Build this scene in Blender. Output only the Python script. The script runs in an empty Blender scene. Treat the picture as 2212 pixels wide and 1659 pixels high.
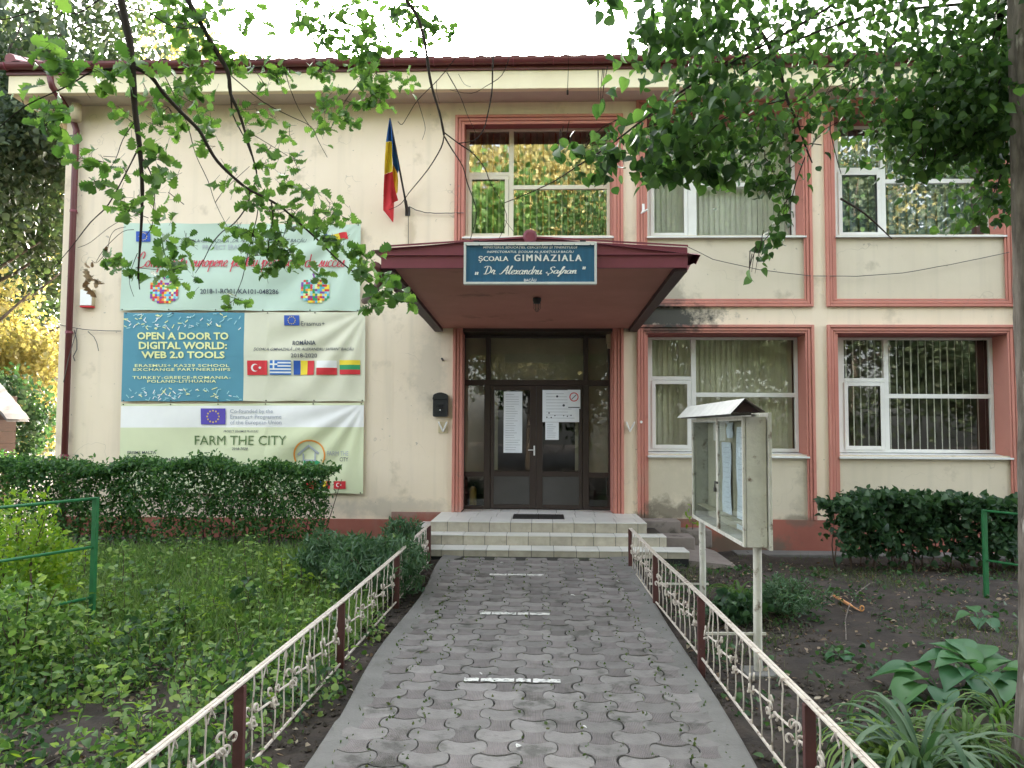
import bpy, math, random
import numpy as np
from mathutils import Vector, Matrix, Euler
R = math.radians
random.seed(7); rng = np.random.default_rng(11)
SC = bpy.context.scene; COL = SC.collection

# ------------------------------------------------------------------ camera
F = 1703.0; CAM = Vector((0, 0, 1.70)); YF = 12.6
cam = bpy.data.cameras.new('camera'); cam.lens = 36*F/2212; cam.sensor_width = 36
cam.clip_start = .05; cam.clip_end = 400
co = bpy.data.objects.new('camera', cam); COL.objects.link(co); SC.camera = co
RM = Matrix.Rotation(R(2.0), 3, 'Z') @ Matrix.Rotation(R(93.2), 3, 'X') @ Matrix.Rotation(R(.3), 3, 'Z')
co.matrix_world = Matrix.Translation(CAM) @ RM.to_4x4()

# ------------------------------------------------------------------ light
SUN_EL, SUN_AZ = 22.0, -9.0                     # behind the building, a little to the left
w = bpy.data.worlds.new('World'); SC.world = w; w.use_nodes = True
nt = w.node_tree; bg = nt.nodes['Background']
sky = nt.nodes.new('ShaderNodeTexSky'); sky.sky_type = 'NISHITA'; sky.sun_disc = False
sky.sun_elevation = R(SUN_EL); sky.sun_rotation = R(SUN_AZ); sky.air_density = 1.0; sky.dust_density = 4.0; sky.ozone_density = 1.0
hs = nt.nodes.new('ShaderNodeHueSaturation'); hs.inputs['Saturation'].default_value = .32
nt.links.new(sky.outputs[0], hs.inputs['Color']); nt.links.new(hs.outputs[0], bg.inputs['Color'])
bg.inputs['Strength'].default_value = .15
sl = bpy.data.lights.new('sun', 'SUN'); sl.energy = 3.2; sl.angle = R(.5); sl.color = (1, .86, .66)
so = bpy.data.objects.new('sun', sl); COL.objects.link(so)
sd = Vector((math.sin(R(SUN_AZ))*math.cos(R(SUN_EL)), math.cos(R(SUN_AZ))*math.cos(R(SUN_EL)), math.sin(R(SUN_EL))))
so.rotation_mode = 'QUATERNION'; so.rotation_quaternion = sd.to_track_quat('Z', 'Y'); so.location = (0, 20, 20)
SC.view_settings.view_transform = 'Standard'; SC.view_settings.look = 'None'
SC.view_settings.exposure = 3.36; SC.view_settings.gamma = 1.0
SC.cycles.max_bounces = 8; SC.cycles.transparent_max_bounces = 12

# ------------------------------------------------------------------ measuring helpers
def ray(px, py): return RM @ Vector(((px-1106)/F, (829.5-py)/F, -1))
def PY(px, py, Y):
    v = ray(px, py); return CAM + v*(Y/v.y)
def PX(px, py, X):
    v = ray(px, py); return CAM + v*(X/v.x)
def PZ(px, py, z):
    v = ray(px, py); return CAM + v*((z-CAM.z)/v.z)
def pathz(y): return .026*(min(y, 10.5)-10.4)
def sstep(a, b, v):
    t = min(1, max(0, (v-a)/(b-a))); return t*t*(3-2*t)
def gz(x, y):
    """height of the bare soil"""
    yy = max(-4, min(y, 13))
    base = pathz(yy)
    if x < 0: d = -.07
    else: d = -.09 - .13*sstep(8, 12.4, yy)*sstep(1.3, 2.5, x)
    z = base+d
    if -1.25 < x < 1.2 and yy < 10.7: z -= .06
    if x < -8 or y > 14: z = z*1.0
    return z
def PG(px, py, dz=0):
    v = ray(px, py); t = 3.0
    for _ in range(30):
        p = CAM+v*t; z = gz(p.x, p.y)+dz
        t = t*(1+.6*((z-CAM.z)/v.z/t-1)) if v.z < 0 else t
    return CAM+v*t

# ------------------------------------------------------------------ object helpers
ORG = {}
def thing(name, label, cat, loc=(0, 0, 0), group=None, kind=None):
    o = bpy.data.objects.new(name, None); COL.objects.link(o); o.location = loc
    o.empty_display_size = .1
    ORG[o.name] = Vector(loc); o['label'] = label; o['category'] = cat
    if group: o['group'] = group
    if kind: o['kind'] = kind
    return o
def tag(o, label=None, cat=None, group=None, kind=None):
    if label: o['label'] = label
    if cat: o['category'] = cat
    if group: o['group'] = group
    if kind: o['kind'] = kind
    return o
class MB:
    def __init__(s): s.v = []; s.f = []; s.m = []; s.cur = 0
    def add(s, vs, fs):
        n = len(s.v); s.v += [tuple(v) for v in vs]
        for f in fs: s.f.append([i+n for i in f]); s.m.append(s.cur)
        return s
    def box(s, x0, x1, y0, y1, z0, z1, rot=None, c=None):
        vs = [Vector((x, y, z)) for z in (z0, z1) for y in (y0, y1) for x in (x0, x1)]
        if rot is not None:
            c = Vector(c) if c is not None else Vector(((x0+x1)/2, (y0+y1)/2, (z0+z1)/2))
            vs = [c+rot@(v-c) for v in vs]
        return s.add(vs, [(0, 2, 3, 1), (4, 5, 7, 6), (0, 1, 5, 4), (2, 6, 7, 3), (0, 4, 6, 2), (1, 3, 7, 5)])
    def tube(s, pts, rad, n=6, cap=True):
        pts = [Vector(p) for p in pts]; m = len(pts)
        rs = rad if isinstance(rad, (list, tuple)) else [rad]*m
        prev = None; base = len(s.v)
        for i, p in enumerate(pts):
            t = (pts[min(i+1, m-1)]-pts[max(i-1, 0)]); t = t.normalized() if t.length > 1e-9 else Vector((0, 0, 1))
            if prev is None:
                a = t.orthogonal().normalized()
            else:
                a = prev-t*prev.dot(t); a = a.normalized() if a.length > 1e-6 else t.orthogonal().normalized()
            prev = a; b = t.cross(a)
            for k in range(n):
                an = 2*math.pi*k/n; s.v.append(tuple(p+(a*math.cos(an)+b*math.sin(an))*rs[i]))
        for i in range(m-1):
            for k in range(n):
                k2 = (k+1) % n
                s.f.append([base+i*n+k, base+i*n+k2, base+(i+1)*n+k2, base+(i+1)*n+k]); s.m.append(s.cur)
        if cap:
            s.f.append([base+k for k in range(n)][::-1]); s.m.append(s.cur)
            s.f.append([base+(m-1)*n+k for k in range(n)]); s.m.append(s.cur)
        return s
    def strap(s, p, q, wdt, thk, up=(0, 0, 1)):
        p, q = Vector(p), Vector(q); t = (q-p).normalized(); a = t.cross(Vector(up))
        a = a.normalized() if a.length > 1e-6 else Vector((1, 0, 0)); b = a.cross(t)
        vs = []
        for c in (p, q):
            for i, j in ((-1, -1), (1, -1), (1, 1), (-1, 1)): vs.append(c+a*i*wdt/2+b*j*thk/2)
        return s.add(vs, [(0, 1, 2, 3), (7, 6, 5, 4), (0, 4, 5, 1), (1, 5, 6, 2), (2, 6, 7, 3), (3, 7, 4, 0)])
    def prism(s, poly, y0, y1):
        """poly = list of (x, z) extruded in y"""
        n = len(poly)
        vs = [(x, y0, z) for x, z in poly]+[(x, y1, z) for x, z in poly]
        return s.add(vs, [list(range(n)), list(range(2*n-1, n-1, -1))]+[(i, i+n, (i+1) % n+n, (i+1) % n) for i in range(n)])
    def mesh(s, name, off=Vector((0, 0, 0)), mats=(), smooth=False):
        me = bpy.data.meshes.new(name)
        me.from_pydata([(v[0]-off.x, v[1]-off.y, v[2]-off.z) for v in s.v], [], s.f)
        for m in mats: me.materials.append(m)
        if len(mats) > 1:
            me.polygons.foreach_set('material_index', s.m)
        if smooth: me.polygons.foreach_set('use_smooth', [True]*len(me.polygons))
        me.update(); return me
def link(name, me, parent=None, loc=None, rot=None, scale=None):
    o = bpy.data.objects.new(name, me); COL.objects.link(o)
    if parent is not None:
        o.parent = parent; ORG[o.name] = ORG[parent.name]
        if loc is not None: o.location = Vector(loc)-ORG[parent.name]; ORG[o.name] = Vector(loc)
    else:
        ORG[o.name] = Vector(loc) if loc is not None else Vector((0, 0, 0))
        if loc is not None: o.location = loc
    if rot is not None: o.rotation_euler = rot
    if scale is not None: o.scale = scale
    return o
def build(name, mb, mats, parent=None, smooth=False, loc=None, bevel=0):
    if not isinstance(mats, (list, tuple)): mats = [mats]
    if parent is not None: off = ORG[parent.name]
    else: off = Vector(loc) if loc is not None else Vector((0, 0, 0))
    o = link(name, mb.mesh(name, off, mats, smooth), parent)
    if parent is None: o.location = off; ORG[o.name] = off
    if bevel:
        b = o.modifiers.new('edge', 'BEVEL'); b.width = bevel; b.segments = 2; b.limit_method = 'ANGLE'
    return o

# ------------------------------------------------------------------ materials
def mat(name, c1, c2=None, scale=6, rough=.8, bump=0, bscale=40, metal=0, detail=6, stretch=None, c3=None, s3=1.3, t3=.62, spec=None, vary=0):
    m = bpy.data.materials.new(name); m.use_nodes = True; n = m.node_tree; N = n.nodes; L = n.links
    p = N['Principled BSDF']; p.inputs['Roughness'].default_value = rough; p.inputs['Metallic'].default_value = metal
    if spec is not None: p.inputs['Specular IOR Level'].default_value = spec
    geo = N.new('ShaderNodeNewGeometry'); src = geo.outputs['Position']
    if stretch:
        mp = N.new('ShaderNodeMapping'); mp.inputs['Scale'].default_value = stretch; L.new(src, mp.inputs[0]); src = mp.outputs[0]
    def noise(sc, de=detail):
        t = N.new('ShaderNodeTexNoise'); t.inputs['Scale'].default_value = sc; t.inputs['Detail'].default_value = de
        t.inputs['Roughness'].default_value = .62; L.new(src, t.inputs['Vector']); return t.outputs[0]
    if c2 is None: c2 = tuple(v*.75 for v in c1)
    cr = N.new('ShaderNodeValToRGB'); cr.color_ramp.elements[0].position = .32; cr.color_ramp.elements[1].position = .68
    cr.color_ramp.elements[0].color = (*c2, 1); cr.color_ramp.elements[1].color = (*c1, 1)
    L.new(noise(scale), cr.inputs[0]); col = cr.outputs[0]
    if c3 is not None:
        r3 = N.new('ShaderNodeValToRGB'); r3.color_ramp.elements[0].position = t3; r3.color_ramp.elements[1].position = t3+.1
        L.new(noise(s3, 9), r3.inputs[0]); mx = N.new('ShaderNodeMix'); mx.data_type = 'RGBA'
        L.new(r3.outputs[0], mx.inputs[0]); L.new(col, mx.inputs[6]); mx.inputs[7].default_value = (*c3, 1); col = mx.outputs[2]
    if vary:
        oi = N.new('ShaderNodeObjectInfo'); mr = N.new('ShaderNodeMapRange'); mr.inputs[3].default_value = 1-vary; mr.inputs[4].default_value = 1+vary
        L.new(oi.outputs['Random'], mr.inputs[0]); h = N.new('ShaderNodeHueSaturation'); L.new(mr.outputs[0], h.inputs['Value']); L.new(col, h.inputs['Color']); col = h.outputs[0]
    L.new(col, p.inputs['Base Color'])
    if bump:
        b = N.new('ShaderNodeBump'); b.inputs['Strength'].default_value = min(1, bump); b.inputs['Distance'].default_value = .01
        L.new(noise(bscale), b.inputs['Height']); L.new(b.outputs[0], p.inputs['Normal'])
    return m
def leafmat(name, cols, trans=.45, rough=.45, tint=(1.0, 1.08, .6)):
    """leaf colour picked per leaf from cols"""
    m = bpy.data.materials.new(name); m.use_nodes = True; n = m.node_tree; N = n.nodes; L = n.links
    p = N['Principled BSDF']; p.inputs['Roughness'].default_value = rough; p.inputs['Specular IOR Level'].default_value = .35
    at = N.new('ShaderNodeAttribute'); at.attribute_name = 'rnd'
    oi = N.new('ShaderNodeObjectInfo'); ad = N.new('ShaderNodeMath'); ad.operation = 'ADD'
    L.new(at.outputs['Fac'], ad.inputs[0]); L.new(oi.outputs['Random'], ad.inputs[1])
    fr = N.new('ShaderNodeMath'); fr.operation = 'FRACT'; L.new(ad.outputs[0], fr.inputs[0])
    cr = N.new('ShaderNodeValToRGB'); e = cr.color_ramp.elements
    while len(e) < len(cols): e.new(.5)
    for i, c in enumerate(cols): e[i].position = i/(len(cols)-1); e[i].color = (*c, 1)
    L.new(fr.outputs[0], cr.inputs[0]); L.new(cr.outputs[0], p.inputs['Base Color'])
    tr = N.new('ShaderNodeBsdfTranslucent'); mu = N.new('ShaderNodeMix'); mu.data_type = 'RGBA'; mu.blend_type = 'MULTIPLY'
    mu.inputs[0].default_value = 1; L.new(cr.outputs[0], mu.inputs[6]); mu.inputs[7].default_value = (*[t*1.5 for t in tint], 1)
    L.new(mu.outputs[2], tr.inputs['Color'])
    ms = N.new('ShaderNodeMixShader'); ms.inputs[0].default_value = trans
    L.new(p.outputs[0], ms.inputs[1]); L.new(tr.outputs[0], ms.inputs[2]); L.new(ms.outputs[0], N['Material Output'].inputs['Surface'])
    return m
def glassmat(name, refl=.16, tint=(.8, .84, .82)):
    m = bpy.data.materials.new(name); m.use_nodes = True; n = m.node_tree; N = n.nodes; L = n.links
    N.remove(N['Principled BSDF'])
    t = N.new('ShaderNodeBsdfTransparent'); t.inputs[0].default_value = (*tint, 1)
    g = N.new('ShaderNodeBsdfGlossy'); g.inputs['Roughness'].default_value = .015; g.inputs[0].default_value = (.95, .95, .95, 1)
    geo = N.new('ShaderNodeNewGeometry'); no = N.new('ShaderNodeTexNoise'); no.inputs['Scale'].default_value = .9; no.inputs['Detail'].default_value = 1
    L.new(geo.outputs['Position'], no.inputs['Vector'])
    b = N.new('ShaderNodeBump'); b.inputs['Strength'].default_value = .08; b.inputs['Distance'].default_value = .05
    L.new(no.outputs[0], b.inputs['Height']); L.new(b.outputs[0], g.inputs['Normal'])
    lw = N.new('ShaderNodeLayerWeight'); lw.inputs[0].default_value = .5
    pw = N.new('ShaderNodeMath'); pw.operation = 'POWER'; pw.inputs[1].default_value = 5; L.new(lw.outputs['Facing'], pw.inputs[0])
    ad = N.new('ShaderNodeMath'); ad.operation = 'MULTIPLY_ADD'; ad.inputs[1].default_value = .5; ad.inputs[2].default_value = refl; ad.use_clamp = True; L.new(pw.outputs[0], ad.inputs[0])
    ms = N.new('ShaderNodeMixShader'); L.new(ad.outputs[0], ms.inputs[0]); L.new(t.outputs[0], ms.inputs[1]); L.new(g.outputs[0], ms.inputs[2])
    L.new(ms.outputs[0], N['Material Output'].inputs['Surface']); return m
M = {}
def wallmat(name, c1, c2, mould=0.0):
    """painted plaster: soft blotches, faint vertical run marks, fine grain"""
    m = mat(name, c1, c2, scale=.7, rough=.9, bump=.25, bscale=90, c3=tuple(v*.8 for v in c2), s3=1.6, t3=.6)
    n = m.node_tree; N = n.nodes; L = n.links; p = N['Principled BSDF']; col = p.inputs['Base Color'].links[0].from_socket
    geo = N.new('ShaderNodeNewGeometry'); mp = N.new('ShaderNodeMapping'); mp.inputs['Scale'].default_value = (7, 1, .35)
    L.new(geo.outputs['Position'], mp.inputs[0]); t = N.new('ShaderNodeTexNoise'); t.inputs['Scale'].default_value = 1; t.inputs['Detail'].default_value = 5
    L.new(mp.outputs[0], t.inputs['Vector'])
    r = N.new('ShaderNodeMapRange'); r.inputs[1].default_value = .52; r.inputs[2].default_value = .75; r.inputs[4].default_value = .15; L.new(t.outputs[0], r.inputs[0])
    mx = N.new('ShaderNodeMix'); mx.data_type = 'RGBA'; L.new(r.outputs[0], mx.inputs[0]); L.new(col, mx.inputs[6]); mx.inputs[7].default_value = (.30, .29, .24, 1)
    # small chips and specks
    v = N.new('ShaderNodeTexNoise'); v.inputs['Scale'].default_value = 14; v.inputs['Detail'].default_value = 2; L.new(geo.outputs['Position'], v.inputs['Vector'])
    r2 = N.new('ShaderNodeMapRange'); r2.inputs[1].default_value = .745; r2.inputs[2].default_value = .77; r2.inputs[4].default_value = .6; L.new(v.outputs[0], r2.inputs[0])
    mx2 = N.new('ShaderNodeMix'); mx2.data_type = 'RGBA'; L.new(r2.outputs[0], mx2.inputs[0]); L.new(mx.outputs[2], mx2.inputs[6]); mx2.inputs[7].default_value = (.25, .23, .19, 1)
    out = mx2.outputs[2]
    cn = N.new('ShaderNodeTexNoise'); cn.inputs['Scale'].default_value = .8; cn.inputs['Detail'].default_value = 4; L.new(geo.outputs['Position'], cn.inputs['Vector'])
    sb = N.new('ShaderNodeMath'); sb.operation = 'SUBTRACT'; sb.inputs[1].default_value = .5; L.new(cn.outputs[0], sb.inputs[0]); ab = N.new('ShaderNodeMath'); ab.operation = 'ABSOLUTE'; L.new(sb.outputs[0], ab.inputs[0])
    cm = N.new('ShaderNodeMapRange'); cm.inputs[1].default_value = .0006; cm.inputs[2].default_value = .0022; cm.inputs[3].default_value = .42; cm.inputs[4].default_value = 0; L.new(ab.outputs[0], cm.inputs[0])
    mk = N.new('ShaderNodeTexNoise'); mk.inputs['Scale'].default_value = 1.1; L.new(geo.outputs['Position'], mk.inputs['Vector']); mr = N.new('ShaderNodeMapRange'); mr.inputs[1].default_value = .5; mr.inputs[2].default_value = .62; L.new(mk.outputs[0], mr.inputs[0])
    mm = N.new('ShaderNodeMath'); mm.operation = 'MULTIPLY'; L.new(cm.outputs[0], mm.inputs[0]); L.new(mr.outputs[0], mm.inputs[1])
    mx3 = N.new('ShaderNodeMix'); mx3.data_type = 'RGBA'; L.new(mm.outputs[0], mx3.inputs[0]); L.new(out, mx3.inputs[6]); mx3.inputs[7].default_value = (.2, .18, .15, 1); out = mx3.outputs[2]
    # damp stains: listed as x, z, rx, rz, strength
    sep = N.new('ShaderNodeSeparateXYZ'); L.new(geo.outputs['Position'], sep.inputs[0])
    nz = N.new('ShaderNodeTexNoise'); nz.inputs['Scale'].default_value = 3.5; nz.inputs['Detail'].default_value = 8; nz.inputs['Roughness'].default_value = .7; L.new(geo.outputs['Position'], nz.inputs['Vector'])
    for (x, z, rx, rz, st, dc) in STAINS:
        def math_(op, a, b):
            q = N.new('ShaderNodeMath'); q.operation = op
            for i, s in enumerate((a, b)):
                if isinstance(s, (int, float)): q.inputs[i].default_value = s
                elif s is not None: L.new(s, q.inputs[i])
            return q.outputs[0]
        dx = math_('DIVIDE', math_('SUBTRACT', sep.outputs[0], x), rx); dz = math_('DIVIDE', math_('SUBTRACT', sep.outputs[2], z), rz)
        d = math_('SQRT', math_('ADD', math_('MULTIPLY', dx, dx), math_('MULTIPLY', dz, dz)), None)
        d2 = math_('ADD', d, math_('MULTIPLY', math_('SUBTRACT', nz.outputs[0], .5), 2.6))
        rr = N.new('ShaderNodeMapRange'); rr.inputs[1].default_value = 1.15; rr.inputs[2].default_value = .55; rr.inputs[3].default_value = 0; rr.inputs[4].default_value = st
        L.new(d2, rr.inputs[0]); q = N.new('ShaderNodeMix'); q.data_type = 'RGBA'; L.new(rr.outputs[0], q.inputs[0]); L.new(out, q.inputs[6]); q.inputs[7].default_value = (*dc, 1); out = q.outputs[2]
    L.new(out, p.inputs['Base Color']); return m
def _x(px, py=800): return PY(px, py, YF).x
def _z(py, px=1106): return PY(px, py, YF).z
MOULD = (.05, .05, .045); DAMP = (.14, .12, .09)
STAINS = [(_x(1440, 700), _z(686, 1440), .85, .22, .97, MOULD), (_x(1430, 640), _z(640, 1430), .5, .28, .45, MOULD),
          (_x(1450, 1100), _z(1105, 1450), .55, .2, .8, DAMP), (_x(1400), _z(1118, 1400), .35, .12, .8, DAMP), (_x(1720), _z(1125, 1720), .3, .1, .6, DAMP),
          (_x(925), _z(800, 925), .28, .7, .25, (.3, .29, .25)), (_x(850), _z(1098, 850), 1.1, .16, .4, (.33, .31, .27)), (_x(1440), _z(1040, 1440), .5, .35, .22, (.3, .28, .2)),
          (_x(1440, 700), _z(712, 1440), .5, .1, .7, MOULD), (_x(1600), _z(1180, 1600), .8, .25, .8, DAMP), (_x(883), _z(500, 883), .1, .35, .35, (.35, .26, .14))]
M['cream'] = wallmat('cream_plaster', (.80, .685, .54), (.74, .625, .475))
M['panel'] = wallmat('spandrel_plaster', (.64, .57, .45), (.57, .505, .39))
M['fascia'] = mat('fascia_plaster', (.80, .73, .52), (.72, .64, .44), 1.2, .85, .1, c3=(.42, .36, .27), s3=2, t3=.66)
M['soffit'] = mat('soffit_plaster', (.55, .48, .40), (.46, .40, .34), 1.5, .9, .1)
M['pink'] = wallmat('salmon_paint', (.55, .235, .185), (.47, .185, .145))
M['lintel'] = mat('lintel_shade_paint', (.30, .095, .09), (.24, .075, .07), 2, .8)  # darker than the salmon trim: shadow on the reveal put into the colour
M['plinth'] = wallmat('plinth_paint', (.40, .14, .10), (.26, .085, .062))
M['maroon'] = mat('maroon_metal', (.23, .05, .075), (.18, .04, .058), 2, .5, .05, 30)
M['maroon2'] = mat('maroon_gutter', (.14, .032, .034), (.095, .024, .026), 2, .45, .05, 30)
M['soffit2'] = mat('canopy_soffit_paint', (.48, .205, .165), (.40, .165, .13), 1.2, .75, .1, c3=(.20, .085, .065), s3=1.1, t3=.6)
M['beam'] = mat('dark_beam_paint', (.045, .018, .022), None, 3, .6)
M['pvc'] = mat('white_pvc', (.76, .76, .74), (.68, .68, .65), 3, .4)
M['pvc2'] = mat('cream_pvc', (.70, .66, .52), (.62, .58, .46), 3, .45)
M['sillm'] = mat('sill_metal', (.72, .73, .72), (.60, .61, .60), 3, .4)
M['dbrown'] = mat('dark_brown_aluminium', (.030, .017, .013), (.022, .013, .010), 3, .38)
M['dgrey'] = mat('dark_panel', (.055, .052, .05), None, 3, .5)
M['taupe'] = mat('taupe_curtain', (.62, .54, .40), (.52, .45, .33), 3, .9)
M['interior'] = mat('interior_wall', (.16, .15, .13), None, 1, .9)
M['glass'] = glassmat('window_glass', .13, (.9, .92, .9))
M['glass_low'] = glassmat('lower_window_glass', .04, (.93, .94, .92))
M['dglass'] = glassmat('door_glass', .04, (.75, .77, .75))
M['cglass'] = glassmat('case_glass', .03, (.9, .93, .93))
M['blind_g'] = mat('olive_blind', (.50, .48, .36), (.44, .42, .31), 3, .9, vary=.12)
M['blind_b'] = mat('grey_blind', (.56, .55, .49), (.49, .48, .43), 3, .9, vary=.12)
M['blind_d'] = mat('dark_blind', (.72, .71, .64), None, 3, .9, vary=.1)
M['curtain'] = mat('blue_grey_curtain', (.12, .17, .21), (.06, .085, .11), 2, .95, stretch=(8, 8, .5))
M['blind_o'] = mat('orange_blind', (.48, .18, .07), None, 3, .9)
M['blind_c'] = mat('cream_blind', (.62, .58, .46), None, 3, .9)
M['tile_s'] = mat('step_tile_top_lit', (.66, .65, .62), (.56, .55, .52), 2.5, .45, .05, vary=.05, c3=(.36, .34, .31), s3=3.5, t3=.66)
M['tile_r'] = mat('step_tile_riser_shaded', (.41, .37, .30), (.30, .27, .215), 9, .5, .4, 14, vary=.12, c3=(.24, .22, .17), s3=5, t3=.64)  # risers darker, treads lighter: sky light and shade put into the tile colours
M['concrete'] = mat('old_concrete', (.175, .168, .158), (.125, .12, .112), 3, .9, .5, 50, c3=(.12, .115, .10), s3=4, t3=.62)
M['slabstone'] = mat('slab_stone', (.27, .23, .21), (.2, .165, .15), 3, .9, .5, 50, c3=(.1, .085, .07), s3=3, t3=.55)
M['rail'] = mat('peeling_cream_paint', (.56, .50, .44), (.44, .38, .32), 14, .7, .3, 60, c3=(.16, .10, .075), s3=24, t3=.565)
M['post'] = mat('rusty_maroon_post', (.085, .022, .02), (.055, .018, .015), 9, .6, .3, 60, c3=(.30, .22, .17), s3=16, t3=.68)
M['case'] = mat('weathered_cream_paint', (.60, .58, .51), (.48, .46, .40), 8, .7, .4, 50, c3=(.17, .12, .085), s3=9, t3=.575)
M['casein'] = mat('case_back', (.50, .46, .33), (.42, .38, .27), 2, .8)
M['greenp'] = mat('green_paint', (.02, .17, .055), (.015, .12, .04), 8, .5, .2)
M['black'] = mat('black_paint', (.012, .013, .016), None, 4, .45)
M['iron'] = mat('dark_iron', (.05, .045, .04), None, 8, .6)
M['paper'] = mat('white_paper', (.78, .82, .86), (.72, .77, .82), 4, .7)
M['ink'] = mat('dark_ink', (.05, .06, .09), None, 4, .8)
M['inkgrey'] = mat('grey_ink', (.42, .45, .50), None, 4, .8)
M['white'] = mat('white_print', (.82, .82, .80), (.78, .78, .76), 4, .7)
M['paint'] = mat('road_paint', (.66, .65, .62), (.54, .53, .50), 20, .8, .3, 60, c3=(.22, .21, .2), s3=26, t3=.5)
M['bark'] = mat('grey_bark', (.20, .17, .145), (.055, .043, .034), 16, .95, 1, 26, stretch=(1, 1, .28), c3=(.42, .38, .34), s3=13, t3=.60)
M['twig'] = mat('dark_twig', (.035, .022, .018), (.022, .015, .013), 12, .9, .5, 80)
M['twig2'] = mat('brown_stem', (.09, .06, .04), None, 12, .9, .5, 80)
M['tan'] = mat('tan_pipe', (.55, .46, .30), None, 3, .7)
M['wire'] = mat('grey_cable', (.10, .095, .09), None, 4, .7)
def flat(k, c, r=.75): M[k] = mat(k, c, tuple(v*.93 for v in c), 2, r)
flat('banner_mint', (.50, .63, .53)); flat('banner_teal', (.085, .27, .36)); flat('banner_cream', (.68, .67, .52)); flat('banner_lime', (.66, .70, .46))
flat('eu_blue', (.03, .09, .42)); flat('eu_violet', (.10, .07, .42)); flat('star_yellow', (.85, .65, .05)); flat('red_print', (.62, .03, .04)); flat('crimson', (.55, .05, .08))
flat('blue_print', (.02, .09, .38)); flat('yellow_print', (.80, .62, .04)); flat('green_print', (.03, .30, .12)); flat('greek_blue', (.03, .16, .50))
flat('pale_yellow', (.80, .82, .40)); flat('pale_teal', (.35, .62, .66)); flat('green_ink', (.10, .17, .06)); flat('orange_print', (.75, .30, .05)); flat('purple_print', (.22, .06, .32)); flat('sky_print', (.12, .45, .62))
flat('sign_blue', (.022, .105, .20), .5); flat('brown_sign', (.20, .12, .06)); flat('ext_yellow', (.62, .42, .12))

# ------------------------------------------------------------------ leaves
def strip_template(stations, fold=.12, curl=.15):
    """stations: (t along, half width). Blade in x (across), y (along), z up"""
    vs = []; fs = []
    for t, wd in stations:
        z = -curl*t*t
        vs += [(-wd, t, z+fold*wd), (0, t, z), (wd, t, z+fold*wd)]
    for i in range(len(stations)-1):
        a = i*3; fs += [(a, a+1, a+4, a+3), (a+1, a+2, a+5, a+4)]
    return np.array(vs), fs
OAK = strip_template([(0, .01), (.14, .14), (.26, .27), (.33, .16), (.46, .37), (.55, .22), (.68, .42), (.77, .26), (.88, .31), (.96, .17), (1.0, .03)], .5, .22)
LIND = strip_template([(0, .02), (.03, .26), (.15, .42), (.35, .46), (.6, .38), (.82, .2), (.95, .06), (1.08, .0)], .25, .2)
OVAL = strip_template([(0, .01), (.25, .22), (.6, .24), (1.0, .0)], .3, .25)
LANCE = strip_template([(0, .02), (.3, .11), (.65, .10), (1.0, .0)], .3, .3)
BLADE = (np.array([(-.03, 0, 0), (.03, 0, 0), (-.026, .5, .04), (.026, .5, .04), (0, 1, .25)]), [(0, 1, 3, 2), (2, 3, 4)])
CARD = (np.array([(0, 0, 0), (.4, .35, .08), (.1, 1, -.05), (-.35, .5, .1)]), [(0, 1, 2), (0, 2, 3)])
HOSTA = strip_template([(0, .03), (.06, .2), (.2, .36), (.4, .42), (.6, .36), (.8, .2), (.93, .08), (1.05, 0)], .55, .35)
LANCEBIG = strip_template([(0, .05), (.2, .12), (.45, .17), (.7, .14), (.9, .06), (1, 0)], .5, .3)
def frames(n, dirs, nrm):
    d = dirs/np.linalg.norm(dirs, axis=1, keepdims=True)
    x = np.cross(d, nrm); ln = np.linalg.norm(x, axis=1, keepdims=True); ln[ln < 1e-6] = 1; x = x/ln
    z = np.cross(x, d); return x, d, z
def leafmesh(name, tmpl, P, D, Nn, S, off=None):
    tv, tf = tmpl; n = len(P); k = len(tv)
    x, d, z = frames(n, D, Nn)
    cz = (rng.uniform(-.3, 2.6, n) if n > 1 else np.ones(1))[:, None]; tw = (rng.normal(0, .5, n) if n > 1 else np.zeros(1))[:, None]
    lz = tv[None, :, 2]*cz+tv[None, :, 0]*tv[None, :, 1]*tw
    V = P[:, None, :] + S[:, None, None]*(tv[None, :, 0, None]*x[:, None, :]+tv[None, :, 1, None]*d[:, None, :]+lz[:, :, None]*z[:, None, :])
    V = V.reshape(-1, 3)
    if off is not None: V = V-np.array(off)
    tot = np.array([len(f) for f in tf]); idx = np.concatenate([np.array(f) for f in tf])
    LI = (idx[None, :]+(np.arange(n)*k)[:, None]).reshape(-1)
    LT = np.tile(tot, n); LS = np.concatenate([[0], np.cumsum(LT)[:-1]])
    me = bpy.data.meshes.new(name); me.vertices.add(len(V)); me.vertices.foreach_set('co', V.astype(np.float32).ravel())
    me.loops.add(len(LI)); me.loops.foreach_set('vertex_index', LI.astype(np.int32))
    me.polygons.add(len(LT)); me.polygons.foreach_set('loop_start', LS.astype(np.int32)); me.polygons.foreach_set('loop_total', LT.astype(np.int32))
    me.update(calc_edges=True)
    a = me.attributes.new('rnd', 'FLOAT', 'POINT'); a.data.foreach_set('value', np.repeat(rng.random(n), k).astype(np.float32))
    return me
def rdir(n, down=0.0, spread=1.0):
    v = rng.normal(size=(n, 3))*spread; v[:, 2] -= down; return v/np.linalg.norm(v, axis=1, keepdims=True)
def foliage(name, tmpl, P, size, m, parent=None, down=.4, up=.8, jit=.35, stuff=True, dirs=None):
    n = len(P); S = size*(1+jit*(rng.random(n)*2-1)); D = rdir(n, down) if dirs is None else dirs
    Nn = rdir(n, -up)
    off = ORG[parent.name] if parent is not None else None
    me = leafmesh(name, tmpl, P, D, Nn, S, off); me.materials.append(m)
    o = link(name, me, parent)
    if stuff: o['kind'] = 'stuff'
    return o
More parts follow.
